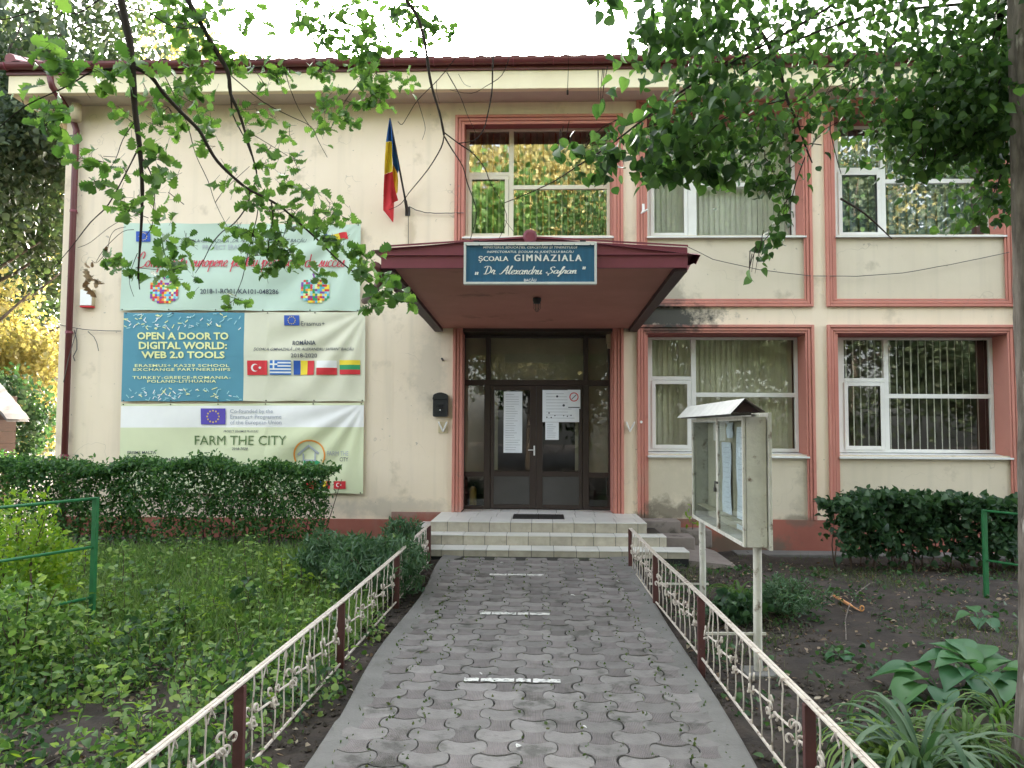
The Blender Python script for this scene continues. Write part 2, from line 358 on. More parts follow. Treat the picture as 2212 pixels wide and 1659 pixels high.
LM = {}
LM['oak'] = leafmat('oak_leaf', [(.035, .09, .025), (.08, .17, .04), (.14, .25, .065), (.055, .13, .035)], .42, tint=(1, 1.05, .55))
LM['linden'] = leafmat('linden_leaf', [(.02, .05, .018), (.04, .095, .03), (.10, .19, .055), (.028, .068, .022)], .42)
LM['hedge'] = leafmat('hedge_leaf', [(.03, .08, .03), (.05, .13, .04), (.11, .21, .06)], .35)
LM['hedge2'] = leafmat('dark_hedge_leaf', [(.02, .05, .026), (.035, .08, .036), (.06, .12, .05)], .3)
LM['yellow'] = leafmat('yellow_green_leaf', [(.10, .20, .02), (.17, .28, .03), (.26, .34, .04)], .45)
LM['blue'] = leafmat('bluish_leaf', [(.035, .085, .04), (.06, .125, .06), (.11, .18, .10)], .28)
LM['weed'] = leafmat('weed_leaf', [(.045, .10, .03), (.10, .19, .05), (.17, .28, .075), (.29, .38, .13)], .4)
LM['weed2'] = leafmat('dark_weed_leaf', [(.02, .06, .02), (.04, .09, .035), (.06, .13, .04)], .3)
LM['grass'] = leafmat('grass_blade', [(.07, .14, .035), (.12, .20, .055), (.19, .26, .09)], .4)
LM['grass2'] = leafmat('dull_grass_blade', [(.04, .075, .02), (.07, .11, .03), (.12, .13, .05)], .3)
LM['dead'] = leafmat('dead_leaf', [(.10, .06, .035), (.22, .15, .09), (.38, .32, .24), (.16, .09, .04)], .15, tint=(1, .9, .7))
LM['bg'] = leafmat('far_tree_leaf', [(.028, .05, .026), (.05, .078, .042), (.10, .13, .07)], .3)
LM['sun_gold'] = leafmat('sunlit_gold_leaf', [(.26, .26, .12), (.38, .35, .17), (.50, .45, .24)], .45, tint=(1.1, 1.02, .55))  # low sunlight on the far trees put into the leaf colour
LM['hosta'] = leafmat('hosta_leaf', [(.045, .12, .06), (.07, .18, .085), (.09, .20, .075)], .3, .42)

# ------------------------------------------------------------------ ground
def make_ground():
    xs = np.concatenate([np.linspace(-160, -12, 10), np.linspace(-11.6, 12, 237), np.linspace(14, 160, 10)])
    ys = np.concatenate([np.linspace(-90, -4, 10), np.linspace(-3.5, 13, 166), np.linspace(15, 180, 10)])
    nx, ny = len(xs), len(ys); ph = rng.random(12)*6
    V = []
    for y in ys:
        for x in xs:
            z = gz(x, y)
            if abs(x) < 12 and -4 < y < 13 and not (-1.3 < x < 1.25 and y < 10.8):
                z += .018*math.sin(x*3.1+ph[0])*math.sin(y*2.7+ph[1])+.012*math.sin(x*7.3+y*5.1+ph[2])+.009*math.sin(x*17+ph[3])*math.sin(y*15+ph[4])
                z += random.uniform(-.01, .012)
            V.append((x, y, z))
    Fs = [(j*nx+i, j*nx+i+1, (j+1)*nx+i+1, (j+1)*nx+i) for j in range(ny-1) for i in range(nx-1)]
    me = bpy.data.meshes.new('ground'); me.from_pydata(V, [], Fs); me.polygons.foreach_set('use_smooth', [True]*len(Fs))
    m = mat('soil', (.046, .033, .025), (.019, .0145, .012), 5, .95, 1, 28, c3=(.062, .046, .038), s3=2.2, t3=.55)
    me.materials.append(m); o = link('ground', me); tag(o, kind='structure', label='dark bare garden soil around the school')
make_ground()

# ------------------------------------------------------------------ path
def path_left(y):
    a, b = PG(670, 1659, .1), PG(965, 1203, .1); t = (y-4.37)/(10.46-4.37)
    return -1.243+t*.03+.03*math.sin(y*1.7)*(1 if y > 5 else .4)+(-.02)
def path_right(y): return 1.15+.02*math.sin(y*1.3+1)
def make_path():
    pth = thing('path', 'paved path of interlocking grey concrete stones leading to the steps', 'path', (0, 5, 0), kind='structure')
    b = MB()
    ys = np.linspace(-1.5, 10.62, 30)
    for a, c in zip(ys[:-1], ys[1:]):
        b.add([(path_left(a), a, pathz(a)-.016), (path_right(a), a, pathz(a)-.016), (path_right(c), c, pathz(c)-.016), (path_left(c), c, pathz(c)-.016)], [(0, 1, 2, 3)])
    build('joint_bed', b, mat('mossy_joint', (.028, .026, .022), (.014, .013, .011), 9, .95, .6, 60, c3=(.055, .075, .02), s3=2.6, t3=.53), pth)
    # stones: wide smooth head with round lobes, ribbed narrow waist
    P_, L_ = .205, .336
    m1 = mat('stone_smooth', (.20, .186, .178), (.145, .134, .127), 7, .85, .5, 60, vary=.2, c3=(.085, .08, .072), s3=4, t3=.55)
    m2 = mat('stone_ribbed', (.172, .152, .148), (.122, .107, .103), 7, .9, .3, 80, vary=.2, c3=(.075, .07, .06), s3=4, t3=.57)
    n_ = m2.node_tree; wv = n_.nodes.new('ShaderNodeTexWave'); wv.inputs['Scale'].default_value = 30; wv.bands_direction = 'X'
    ge = n_.nodes.new('ShaderNodeNewGeometry'); n_.links.new(ge.outputs['Position'], wv.inputs[0]); bp = n_.nodes.new('ShaderNodeBump'); bp.inputs['Distance'].default_value = .003
    bp.inputs['Strength'].default_value = .8; n_.links.new(wv.outputs[1], bp.inputs['Height']); n_.links.new(bp.outputs[0], n_.nodes['Principled BSDF'].inputs['Normal'])
    def hw(t):   # half width along the stone, t 0 (near, end of waist) .. 1 (far, top of head)
        return P_/2 - .0038 + .042*math.sin((t-.5)*2*math.pi)
    NS = 20
    def stone(k):
        b = MB(); top = []
        def arc(x, wd): return -.038*(1-(x/wd)**2)
        rows = []
        for i in range(NS+1):
            t = i/NS; wd = hw(t); row = []
            for j in range(5):
                x = wd*(-1+j/2); e = arc(x, wd)
                y = -L_/2+.004+t*(L_-.010)+e*(1-.0*t)-.017*math.sin(4*math.pi*(t-.5))*min(1, abs(x/wd))
                row.append((x, y))
            rows.append(row)
        nr = len(rows)
        def z_of(i): return 0.0 if i/NS < .52 else .0009
        for i, row in enumerate(rows):
            for j, (x, y) in enumerate(row):
                edge = (j in (0, 4)) or i in (0, NS)
                b.v.append((x, y, z_of(i)-(.003 if edge else 0)))
        for i in range(NS):
            for j in range(4):
                b.f.append([i*5+j, i*5+j+1, (i+1)*5+j+1, (i+1)*5+j]); b.m.append(1 if (i+.5)/NS < .52 else 0)
        loop = [j for j in range(5)]+[i*5+4 for i in range(1, nr)]+[(nr-1)*5+j for j in (3, 2, 1, 0)]+[i*5 for i in range(nr-2, 0, -1)]
        n0 = len(b.v)
        for q in loop: x, y, z = b.v[q]; b.v.append((x*1.01, y, -.03))
        m_ = len(loop)
        for i in range(m_): b.f.append([loop[i], n0+i, n0+(i+1) % m_, loop[(i+1) % m_]]); b.m.append(0)
        return b.mesh('paving_stone', mats=[m1, m2], smooth=False)
    meshes = [stone(k) for k in range(3)]
    cnt = []
    for c in range(-6, 7):
        x = c*P_-.03; sh = (c % 2)*.5
        for r in range(-3, 24):
            y = 3.6+(r+sh)*L_
            if y+L_/2 > 10.60 or y < 2.5: continue
            if x-P_/2 < path_left(y)-.03 or x+P_/2 > path_right(y)+.05: continue
            cnt.append((x, y))
    cnt.sort(key=lambda q: q[1])
    for k, (x, y) in enumerate(cnt[:300]):
        link('paving_stone', meshes[k % 3], pth, (x+random.uniform(-.005, .005), y+random.uniform(-.005, .005), pathz(y)+random.uniform(-.004, .004)), (random.uniform(-.014, .014)+math.atan(.026), random.uniform(-.018, .018), random.uniform(-.03, .03)))
    # concrete edging with a ragged inner side
    for side in (-1, 1):
        b = MB(); n = 150; ys = np.linspace(-1.5, 10.6, n)
        inner = (-5.5*P_-.03 if side < 0 else 5.5*P_-.03)
        ring = []
        for i, y in enumerate(ys):
            if side < 0: xo = path_left(y)-.03; xi = inner-.085+.055*math.sin(y*2*math.pi/.336)+.02*math.sin(y*3.1)
            else: xo = path_right(y)+.05; xi = 5*P_-.03+.10+.04*math.sin(y*2*math.pi/.336+1)+.02*math.sin(y*2.3)
            if side < 0 and xi < xo+.03: xi = xo+.03
            if side > 0 and xi > xo-.03: xi = xo-.03
            zt = pathz(y)+.005+random.uniform(-.0015, .0015); ring.append([(xo, y, zt-.12), (xo+side*-.006, y, zt-.008), (xo-side*.02, y, zt), ((xo+xi)/2, y, zt+.002), (xi, y, zt-.003), (xi-side*.16, y, pathz(y)-.006)])
        for i in range(n):
            b.v += ring[i]
        for i in range(n-1):
            for j in range(5): b.f.append([i*6+j, i*6+j+1, (i+1)*6+j+1, (i+1)*6+j]); b.m.append(0)
        build('concrete_edge', b, M['concrete'], pth, smooth=False)
    # white painted dashes
    b = MB()
    for y, xa, xb, th in ((1241.5, 1057, 1175, 5), (1325.5, 1036, 1188, 5.5), (1469.5, 1002, 1211, 8)):
        pa = PZ(xa, y, pathz(9)); k = 0
        pc = None
        for it in range(6):
            yy = pa.y if pc is None else pc.y; pc = PZ((xa+xb)/2, y, pathz(yy)+.006)
        wl = (xb-xa)/F*pc.y; x0 = pc.x-wl/2; dy = .072 if th > 6 else .08
        cuts = [0, .17, .53, .7, 1] if th != 5 else [0, .33, .68, 1]
        for u, v in zip(cuts[:-1], cuts[1:]):
            xa_, xb_ = x0+wl*u+.008, x0+wl*v-.008; N = 8
            up = [(xa_+(xb_-xa_)*i/N, pc.y+dy/2+random.uniform(-.010, .010)) for i in range(N+1)]
            dn = [(xa_+(xb_-xa_)*i/N, pc.y-dy/2+random.uniform(-.010, .010)) for i in range(N+1)]
            vs = [(x, q, pathz(q)+.0075) for x, q in dn]+[(x, q, pathz(q)+.0075) for x, q in up]
            b.add(vs, [(i, i+1, N+2+i, N+1+i) for i in range(N)])
    tag(build('painted_dash', b, M['paint'], pth), label='white painted dashes across the path')
    # moss tufts in joints
    n = 2600; x = rng.uniform(-1.15, 1.1, n); y = rng.uniform(3.4, 10.5, n)
    keep = (rng.random(n) < .25+.75*(np.abs(x) > .75)); x = x[keep]; y = y[keep]
    xr = (np.round((x+.03)/P_+.5)-.5)*P_-.03; xx = xr+.03*np.sin(y/.336*6.28)+rng.normal(0, .006, len(x))
    P = np.stack([xx, y, np.array([pathz(q) for q in y])-.004], 1)
    foliage('moss_tufts', CARD, P, .022, LM['grass2'], pth, down=-1.2, up=.3)
make_path()

# ------------------------------------------------------------------ steps
def make_steps():
    st = thing('entrance_steps', 'three tiled entrance steps and landing below the school door', 'steps', (0, 11.5, 0))
    z3, z2, z1 = .362, .215, .075; y3, y2, y1 = 11.35, 11.04, 10.64
    xl3, xr3 = PY(930, 1128, y3).x, PY(1397.5, 1131, y3).x
    xl2, xr2 = PY(879, 1153.6, y2).x, PY(1440, 1160, y2).x
    xl1, xr1 = PY(840, 1180, y1).x, PY(1490, 1186, y1).x
    b = MB()
    b.box(xl3+.012, xr3-.012, y3+.012, 13.08, -.3, z3-.012); b.box(xl2+.012, xr2-.012, y2+.012, y3+.1, -.3, z2-.012); b.box(xl2+.012, xl3, y3, 12.58, -.3, z2-.014)
    b.box(xl1+.012, xr1-.012, y1+.012, y2+.1, -.3, z1-.012); b.box(xr3, xr2-.012, y3, 12.1, -.3, z2-.014)
    build('step_core', b, M['black'], st)
    def tile(x0, x1, ya, yb, za, zb, m, nm='tile'):
        q = MB().box(x0+.0035, x1-.0035, ya, yb, za, zb); build(nm, q, m, st, bevel=.0015)
    def row(x0, x1, yf, yb, zt, zb, shift):
        xs = [x0]; x = x0+.302-shift
        while x < x1-.04: xs.append(x); x += .302
        xs.append(x1)
        for a, c in zip(xs[:-1], xs[1:]):
            dz = random.uniform(-.0012, .0012)
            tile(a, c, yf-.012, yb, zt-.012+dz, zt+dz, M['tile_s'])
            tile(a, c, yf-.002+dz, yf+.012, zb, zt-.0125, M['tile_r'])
    row(xl3, xr3, y3, y3+.62, z3, z2+.001, .06)
    xs = np.arange(xl3, xr3, .302)
    for a in xs:
        for ya, yb in ((y3+.622, 12.59),):
            tile(a, min(a+.302, xr3), ya, yb, z3-.012, z3, M['tile_s'])
    for a in np.arange(-1.23, 1.15, .302): tile(a, min(a+.302, 1.17), 12.6, 13.08, z3-.012, z3, M['tile_s'])
    row(xl2, xr2, y2, y3-.001, z2, z1+.001, .12); row(xl1, xr1, y1, y2-.001, z1, -.02, .2)
    for a, c in ((xl2, xl3-.001),):
        for ya, yb in ((y3, y3+.4), (y3+.402, 11.98), (11.982, 12.58)): tile(a, c, ya, yb, z2-.012, z2, M['tile_s'])
    # boot grate in the landing
    g = MB(); p0, p1 = PZ(1107, 1121, z3), PZ(1217, 1112, z3)
    q = MB().box(p0.x, p1.x, p0.y, p1.y, z3+.002, z3+.005); build('dark_grate_sheet', q, M['black'], st)  # flat black sheet standing in for the shade under the bars
    x = p0.x+.01
    gr = MB()
    while x < p1.x: gr.box(x, x+.006, p0.y+.005, p1.y-.005, z3+.006, z3+.012); x += .02
    gr.box((p0.x+p1.x)/2-.01, (p0.x+p1.x)/2+.01, p0.y, p1.y, z3+.006, z3+.013)
    build('grate', gr, M['iron'], st)
    # side blocks right of the landing
    for (x0, x1, ya, yb, za, zb, m) in ((xr3+.01, xr3+.62, 12.15, 12.56, -.1, .30, M['slabstone']), (xr3+.63, xr3+1.1, 12.2, 12.56, -.1, .16, M['slabstone']),
                                         (xr2+.02, xr2+.5, 11.6, 12.1, -.1, .13, M['slabstone'])):
        tag(build('side_block', MB().box(x0, x1, ya, yb, za, zb), m, st, bevel=.012), label='worn stone block at the right end of the steps')
    q = MB(); a = [PZ(1400, 1201, -.03), PZ(1590, 1222, -.12), PZ(1545, 1190, -.07), PZ(1480, 1170, -.0)]
    q.add([*a, *[Vector((v.x, v.y, -.4)) for v in a]], [(0, 1, 2, 3), (0, 4, 5, 1), (1, 5, 6, 2), (3, 2, 6, 7), (0, 3, 7, 4)])
    tag(build('side_ramp', q, M['slabstone'], st), label='low sloping concrete slab right of the steps')
make_steps()

# ------------------------------------------------------------------ building
SB = thing('school_building', 'two-storey cream school facade with salmon window surrounds', 'school', (0, YF, 0))
G0 = -.45; ZTOP = PY(650, 226.6, YF).z
XL = -8.32*.947; XL = PY(131, 644.6, YF).x; XR = 12.0
YW = YF+.42; YD = YF+.5
def X_(px, py=700, Y=YF): return PY(px, py, Y).x
def Z_(py, px=1500, Y=YF): return PY(px, py, Y).z
zc = dict(up_bot=(PY(1700, 663, YF).z), lo_top=PY(1700, 702, YF).z, plinth=PY(1700, 1122.8, YF).z)
A0, A1 = X_(981.5, 516)+.0, X_(1346, 500); B0, B1 = X_(1377, 1000), X_(1756.3, 690); C0, C1 = X_(1785, 690), X_(2192, 690)
WINS = {  # frame extents measured in the window plane: left, right, top, bottom
 'ua': (1006, 1318, 283, 517), 'ub': (1399, 1718, 269, 517.5), 'uc': (1807, 2134, 269.6, 515.7), 'lb': (1400, 1721.5, 728.5, 976), 'lc': (1811.8, 2143, 728, 978)}
W = {}
for k, (a, b, t, bo) in WINS.items():
    W[k] = (PY(a, (t+bo)/2, YW if k[1] == 'a' else YF).x, PY(b, (t+bo)/2, YW).x, PY((a+b)/2, bo, YW).z, PY((a+b)/2, t, YW).z)
zu0 = (W['ub'][2]+W['uc'][2]+W['ua'][2])/3; zu1 = (W['ub'][3]+W['uc'][3]+W['ua'][3])/3; zl0 = (W['lb'][2]+W['lc'][2])/2; zl1 = (W['lb'][3]+W['lc'][3])/2
for k in W: W[k] = (W[k][0], W[k][1], zu0 if k[0] == 'u' else zl0, zu1 if k[0] == 'u' else zl1)
DX0, DX1 = PY(996.8, 900, YD).x, PY(1321, 900, YD).x; DZ0, DZ1 = .362, PY(1150, 724, YD).z
def wall(x0, x1, z0, z1, y0=YF, y1=YF+.4, m='cream', nm='wall'):
    return build(nm, MB().box(x0, x1, y0, y1, z0, z1), M[m], SB)
zub, zlt, zpl = zc['up_bot'], zc['lo_top'], zc['plinth']
TB = ZTOP+.3
wall(XL, -2.35, .24, TB); wall(-2.349, A0+.02, .36, TB); wall(XL, -2.35, G0, .239, YF-.03, YF+.4, 'plinth', 'plinth'); wall(-2.349, A0+.02, G0, .359, YF-.03, YF+.4, 'plinth', 'plinth')
wall(A1-.02, B0+.02, .36, TB); wall(A1-.02, B0+.02, G0, .359, YF, YF+.4)
wall(B1-.02, C0+.02, zpl, TB); wall(C1-.02, XR, zpl, TB)
# bay A
ZA = PY(1150, 249, YF).z-.001; wall(A0+.021, W['ua'][0], .36, ZA, YF+.002, YD+.1, 'pink', 'jamb_wall'); wall(W['ua'][1], A1-.021, .36, ZA, YF+.002, YD+.1, 'pink', 'jamb_wall')
wall(W['ua'][0]+.001, DX0, .36, zu0-.1, YF+.05, YD+.1, 'pink', 'jamb_wall') if DX0 > W['ua'][0]+.01 else None
wall(W['ua'][0]+.001, W['ua'][1]-.001, DZ1, 3.5, YF+.01, YD+.1, 'dbrown', 'lintel'); wall(W['ua'][0]+.001, W['ua'][1]-.001, 3.501, zu0-.03, YF+.01, YD+.1); ZA = PY(1150, 249, YF).z; wall(A0+.021, A1-.021, ZA, TB, YF, YF+.5); wall(W['ua'][0]+.001, W['ua'][1]-.001, zu1, ZA-.001, YF+.004, YF+.5, 'lintel')
# bays B, C
for (p0, p1, u, l) in ((B0, B1, 'ub', 'lb'), (C0, C1, 'uc', 'lc')):
    a, b = W[u][0], W[u][1]; a2, b2 = W[l][0], W[l][1]; a = min(a, a2); b = max(b, b2)
    for q_ in (u, l): W[q_] = (a, b, W[q_][2], W[q_][3])
    for z0, z1 in ((zlt, zub), (zu1+.14, TB)): wall(p0+.021, p1-.021, z0, z1)
    wall(p0+.021, a, zpl, zlt-.001, YF+.002, YF+.5, 'pink', 'jamb_wall'); wall(b, p1-.021, zpl, zlt-.001, YF+.002, YF+.5, 'pink', 'jamb_wall')
    wall(p0+.021, a, zub+.001, zu1+.139, YF+.002, YF+.5, 'pink', 'jamb_wall'); wall(b, p1-.021, zub+.001, zu1+.139, YF+.002, YF+.5, 'pink', 'jamb_wall')
    wall(a+.001, b-.001, zu1, zu1+.138, YF+.004, YF+.5, 'lintel', 'lintel'); wall(a+.001, b-.001, zl1, zlt-.002, YF+.004, YF+.5, 'lintel', 'lintel')
    wall(a+.001, b-.001, zub+.002, zu0-.03, YF+.03, YF+.5, 'panel', 'spandrel'); wall(a+.001, b-.001, zpl, zl0-.03, YF+.03, YF+.5, 'panel', 'spandrel')
wall(B0-.02, XR, G0, zpl-.001, YF-.035, YF+.4, 'plinth', 'plinth')
build('kerb_strip', MB().box(3.0, 9.5, YF-.45, YF-.04, -.3, gz(5, 12.3)+.035), M['concrete'], SB, bevel=.01)
# shell behind
sh = MB(); sh.box(XL, XL+.3, YF+.4, 21, G0, TB); sh.box(XR-.3, XR, YF+.4, 21, G0, TB); sh.box(XL, XR, 20.7, 21, G0, TB); sh.box(XL+.3, XR-.3, YF+.52, 20.7, 3.55, 3.85)
sh.box(XL+.3, XR-.3, YF+.02, 20.7, TB-.01, TB+.05)
build('shell', sh, M['cream'], SB)
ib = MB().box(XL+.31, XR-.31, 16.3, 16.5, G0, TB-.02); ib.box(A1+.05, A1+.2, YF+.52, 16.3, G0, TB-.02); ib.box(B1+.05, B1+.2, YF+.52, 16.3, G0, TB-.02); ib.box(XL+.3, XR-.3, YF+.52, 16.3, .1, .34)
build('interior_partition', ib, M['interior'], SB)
# moulding frames
def moulding(x0, x1, z0, z1, bottom=True, wd=.13):
    for (o, i, pr) in ((0, .045, .055), (.052, .095, .035), (.102, wd, .02)):
        def bar(a, b, c, d): build('moulding', MB().box(a, b, YF-pr, YF+.001, c, d), M['pink'], SB, bevel=.006)
        bar(x0+o, x0+i, z0+(o if bottom else 0), z1-o); bar(x1-i, x1-o, z0+(o if bottom else 0), z1-o)
        bar(x0+i+.001, x1-i-.001, z1-i, z1-o)
        if bottom: bar(x0+i+.001, x1-i-.001, z0+o, z0+i)
moulding(B0, B1, zub, zu1+.28, True); moulding(C0, C1, zub, zu1+.28, True)
moulding(B0, B1, zpl, zlt, False); moulding(C0, C1, zpl, zlt, False)
za_top = PY(1150, 249, YF).z
moulding(A0, A1, 3.63, za_top, False, .15); moulding(A0, A1, .36, 3.62, False, .15)
# windows
def window(k, mull, lt, rt, blind, fm='pvc'):
    x0, x1, z0, z1 = W[k]
    xm0, xm1 = PY(mull[0], 700, YW).x, PY(mull[1], 700, YW).x
    xm0, xm1 = (PY(mull[0], WINS[k][2]+60, YW).x, PY(mull[1], WINS[k][2]+60, YW).x)
    zt = PY((WINS[k][0]+mull[0])/2, lt, YW).z; zr = PY((WINS[k][1]+mull[1])/2, rt, YW).z; fw = .055; fl = fw if k[1] == 'a' else PY(WINS[k][0]+8, 600, YW).x-x0; f = MB(); y0, y1 = YW, YW+.07
    e = .004
    f.box(x0+e, x0+fl, y0, y1, z0, z1-e); f.box(x1-fw, x1-e, y0, y1, z0, z1-e); f.box(x0+fl, x1-fw, y0, y1, z0, z0+fw); f.box(x0+fl, x1-fw, y0, y1, z1-fw*.8, z1-e)
    f.box(xm0, xm1, y0-.002, y1, z0+fw, z1-fw*.8); f.box(x0+fl, xm0, y0-.001, y1, zt-.03, zt+.03); f.box(xm1, x1-fw, y0-.001, y1, zr-.035, zr+.035)
    # opening sash, proud of the frame
    sx0, sx1, sz0, sz1 = x0+fl-.012, xm0-.006, z0+fw-.01, zt-.036; q = .062
    f.box(sx0, sx0+q, y0-.018, y0-.003, sz0, sz1); f.box(sx1-q, sx1, y0-.018, y0-.003, sz0, sz1); f.box(sx0+q, sx1-q, y0-.018, y0-.003, sz0, sz0+q); f.box(sx0+q, sx1-q, y0-.018, y0-.003, sz1-q, sz1)
    wn = build('window', f, M[fm], SB, bevel=.004)
    for (a, b, c, d) in ((x0+fl, xm0, z0+fw, zt-.03), (x0+fl, xm0, zt+.03, z1-fw*.8), (xm1, x1-fw, z0+fw, zr-.035), (xm1, x1-fw, zr+.035, z1-fw*.8)):
        build('pane', MB().box(a, b, y0+.03, y0+.034, c, d), M['glass_low' if k in ('lb', 'lc', 'ub') else 'glass'], wn)
    kind, pitch, ang, ms = blind; Yb = YW+.17; x = x0+fl-.02; i = 0
    while x < x1-.03:
        a = R(ang+random.uniform(-4, 4)); h = pitch*1.06/2 if ang < 40 else .042
        b = MB(); dx, dy = math.cos(a)*h, math.sin(a)*h
        if kind == 'curtain':
            pass
        b.add([(x-dx, Yb-dy, z0+.03), (x, Yb+.004, z0+.03), (x+dx, Yb+dy, z0+.03), (x-dx, Yb-dy, z1-.02), (x, Yb+.004, z1-.02), (x+dx, Yb+dy, z1-.02)], [(0, 1, 4, 3), (1, 2, 5, 4)])
        build('blind_slat', b, M[ms[i % len(ms)]], wn); x += pitch*random.uniform(.97, 1.03); i += 1
    # sill
    s = MB(); zs = z0-.028
    s.add([(x0-.01, YF-.045, zs-.03), (x1+.015, YF-.045, zs-.03), (x1+.015, YF-.045, zs-.055), (x0-.01, YF-.045, zs-.055), (x0-.01, YW, zs+.02), (x1+.015, YW, zs+.02), (x1+.015, YW, zs-.045), (x0-.01, YW, zs-.045)],
          [(0, 1, 5, 4), (0, 3, 2, 1), (3, 7, 6, 2), (0, 4, 7, 3), (1, 2, 6, 5)])
    build('window_sill', s, M['sillm'], SB)
    return wn
window('ua', (1099.7, 1109.7), 376, 404, ('s', .105, 72, ['blind_o', 'blind_c']), 'pvc2')
window('ub', (1485, 1503.5), 365, 399, ('s', .089, 12, ['blind_b']))
window('uc', (1901, 1911), 366, 391, ('s', .16, 20, ['curtain']))
window('lb', (1492.6, 1503), 817, 853, ('s', .089, 8, ['blind_g']))
window('lc', (1908.7, 1919), 821, 856, ('s', .118, 52, ['blind_d']))
# entrance door
def door():
    T = lambda py: PY(1150, py, YD).z
    XX = lambda px: PY(px, 900, YD).x
    y0, y1 = YD, YD+.06; f = MB(); e = .004
    c1, c2 = XX(1046), XX(1060); c3, c4 = XX(1258), XX(1272)
    f.box(DX0+e, DX0+.055, y0, y1, DZ0, DZ1-e); f.box(DX1-.05, DX1-e, y0, y1, DZ0, DZ1-e); f.box(DX0+.055, DX1-.05, y0, y1, DZ1-.045, DZ1-e)
    zt0, zt1 = T(832.6), T(820.6)
    f.box(DX0+.055, DX1-.05, y0-.01, y1, zt0, zt1)
    f.box(c1, c2, y0-.002, y1, DZ0, zt0); f.box(c3, c4, y0-.002, y1, DZ0, zt0); f.box(c1+.02, c2-.01, y0-.002, y1, zt1, DZ1-.045); f.box(c3+.02, c4-.01, y0-.002, y1, zt1, DZ1-.045)
    zr0, zr1 = T(1030), T(1020)
    f.box(DX0+.055, c1, y0, y1, zr0, zr1); f.box(c4, DX1-.05, y0, y1, zr0, zr1); f.box(DX0+.055, c1, y0, y1, DZ0, DZ0+.06); f.box(c4, DX1-.05, y0, y1, DZ0, DZ0+.06)
    build('door_frame', f, M['dbrown'], SB, bevel=.004)
    xm = XX(1158.5); Dm = []
    for (a, b, s) in ((c2+.003, xm-.002, 1), (xm+.002, c3-.003, -1)):
        d = MB(); st = .055; zt = zt0-.006; zb = DZ0+.01; sw = .105 if s > 0 else .105
        la, lb = (st, sw) if s > 0 else (sw, st)
        d.box(a, a+la, y0-.012, y1-.012, zb, zt); d.box(b-lb, b, y0-.012, y1-.012, zb, zt); d.box(a+la, b-lb, y0-.012, y1-.012, T(843), zt); d.box(a+la, b-lb, y0-.012, y1-.012, zb, zb+.07)
        d.box(a+la, b-lb, y0-.012, y1-.012, T(1029), T(1018))
        dr = build('entrance_door', d, M['dbrown'], SB, bevel=.004)
        build('pane', MB().box(a+la, b-lb, y0+.01, y0+.014, T(1018), T(843)), M['dglass'], dr)
        build('kick_panel', MB().box(a+la, b-lb, y0, y0+.02, zb+.07, T(1029)), M['dgrey'], dr)
        # beige strip of blind behind glass
        build('strip', MB().box((a+la+.005) if s > 0 else (b-lb-.06), (a+la+.06) if s > 0 else (b-lb-.005), y0+.05, y0+.055, T(1016), T(845)), M['taupe'], dr)
        if s > 0:
            h = MB(); hx = b-.03; hz = T(972); h.box(hx-.012, hx+.012, y0-.02, y0-.013, hz-.09, hz+.07); h.tube([(hx, y0-.02, hz), (hx, y0-.055, hz), (hx-.1, y0-.058, hz)], .008, 6); h.tube([(hx, y0-.02, hz-.05), (hx, y0-.035, hz-.05)], .01, 6)
            build('handle', h, M['sillm'], dr)
    for nm, (a, b, c, d, g) in {'t1': (DX0+.055, c1+.02, zt1, DZ1-.045, 1), 't2': (c2-.01, c3+.02, zt1, DZ1-.045, 1), 't3': (c4-.01, DX1-.05, zt1, DZ1-.045, 1), 's1': (DX0+.055, c1, zr1, zt0, 1), 's2': (c4, DX1-.05, zr1, zt0, 1), 'u1': (DX0+.055, c1, DZ0+.06, zr0, 0), 'u2': (c4, DX1-.05, DZ0+.06, zr0, 0)}.items():
        build('side_pane', MB().box(a, b, y0+.02, y0+.024, c, d), M['dglass'], SB)
        if g: build('curtain', MB().box(a+.003, b-.003, y0+.09, y0+.095, c-.03, d), M['taupe'], SB)
    # papers taped to the glass
    def sheet(lab, xa, xb, ya, yb, nrows, m='paper', yo=.004, header=True):
        x0, x1 = PY(xa, (ya+yb)/2, y0-.016).x, PY(xb, (ya+yb)/2, y0-.016).x; z1, z0 = PY(xa, ya, y0-.016).z, PY(xa, yb, y0-.016).z
        b = MB().box(x0, x1, y0-.018-yo, y0-.016-yo, z0, z1); o = thing('notice_sheet', lab, 'notice', ((x0+x1)/2, y0-.02, z0), 'sheets taped to the entrance door')
        build('sheet', b, M[m], o)
        ln = MB(); hz = (z1-z0)
        for i in range(nrows):
            z = z1-hz*(i+1.2)/(nrows+1.5); xe = x1-(x1-x0)*random.uniform(.1, .45)
            ln.box(x0+(x1-x0)*.1, xe, y0-.0188-yo, y0-.0181-yo, z-.004, z+.003)
        if nrows: build('text_lines', ln, M['inkgrey'], o)['kind'] = 'stuff'
        return o, x0, x1, z0, z1
    sheet('tall strip of white printed sheets taped to the left door leaf', 1088, 1128, 846, 978, 24)
    o, x0, x1, z0, z1 = sheet('wide block of white notices taped to the right door leaf', 1171.8, 1251, 842.5, 911.5, 9)
    q = MB()
    for (u, v, r) in ((.18, .28, .014), (.12, .15, .012), (.24, .14, .012), (.34, .2, .012), (.58, .2, .01), (.68, .18, .012), (.78, .21, .012), (.4, .8, .02), (.58, .52, .022)):
        cx, cz = x0+(x1-x0)*u, z0+(z1-z0)*v; q.prism([(cx+r*math.cos(t), cz+r*math.sin(t)) for t in np.linspace(0, 6.28, 7)[:-1]], y0-.0245, y0-.0235)
    build('printed_marks', q, M['ink'], o)['kind'] = 'stuff'
    sheet('small white sheet hanging below the wide notices on the right door leaf', 1178, 1207, 912, 950, 7, yo=.001)
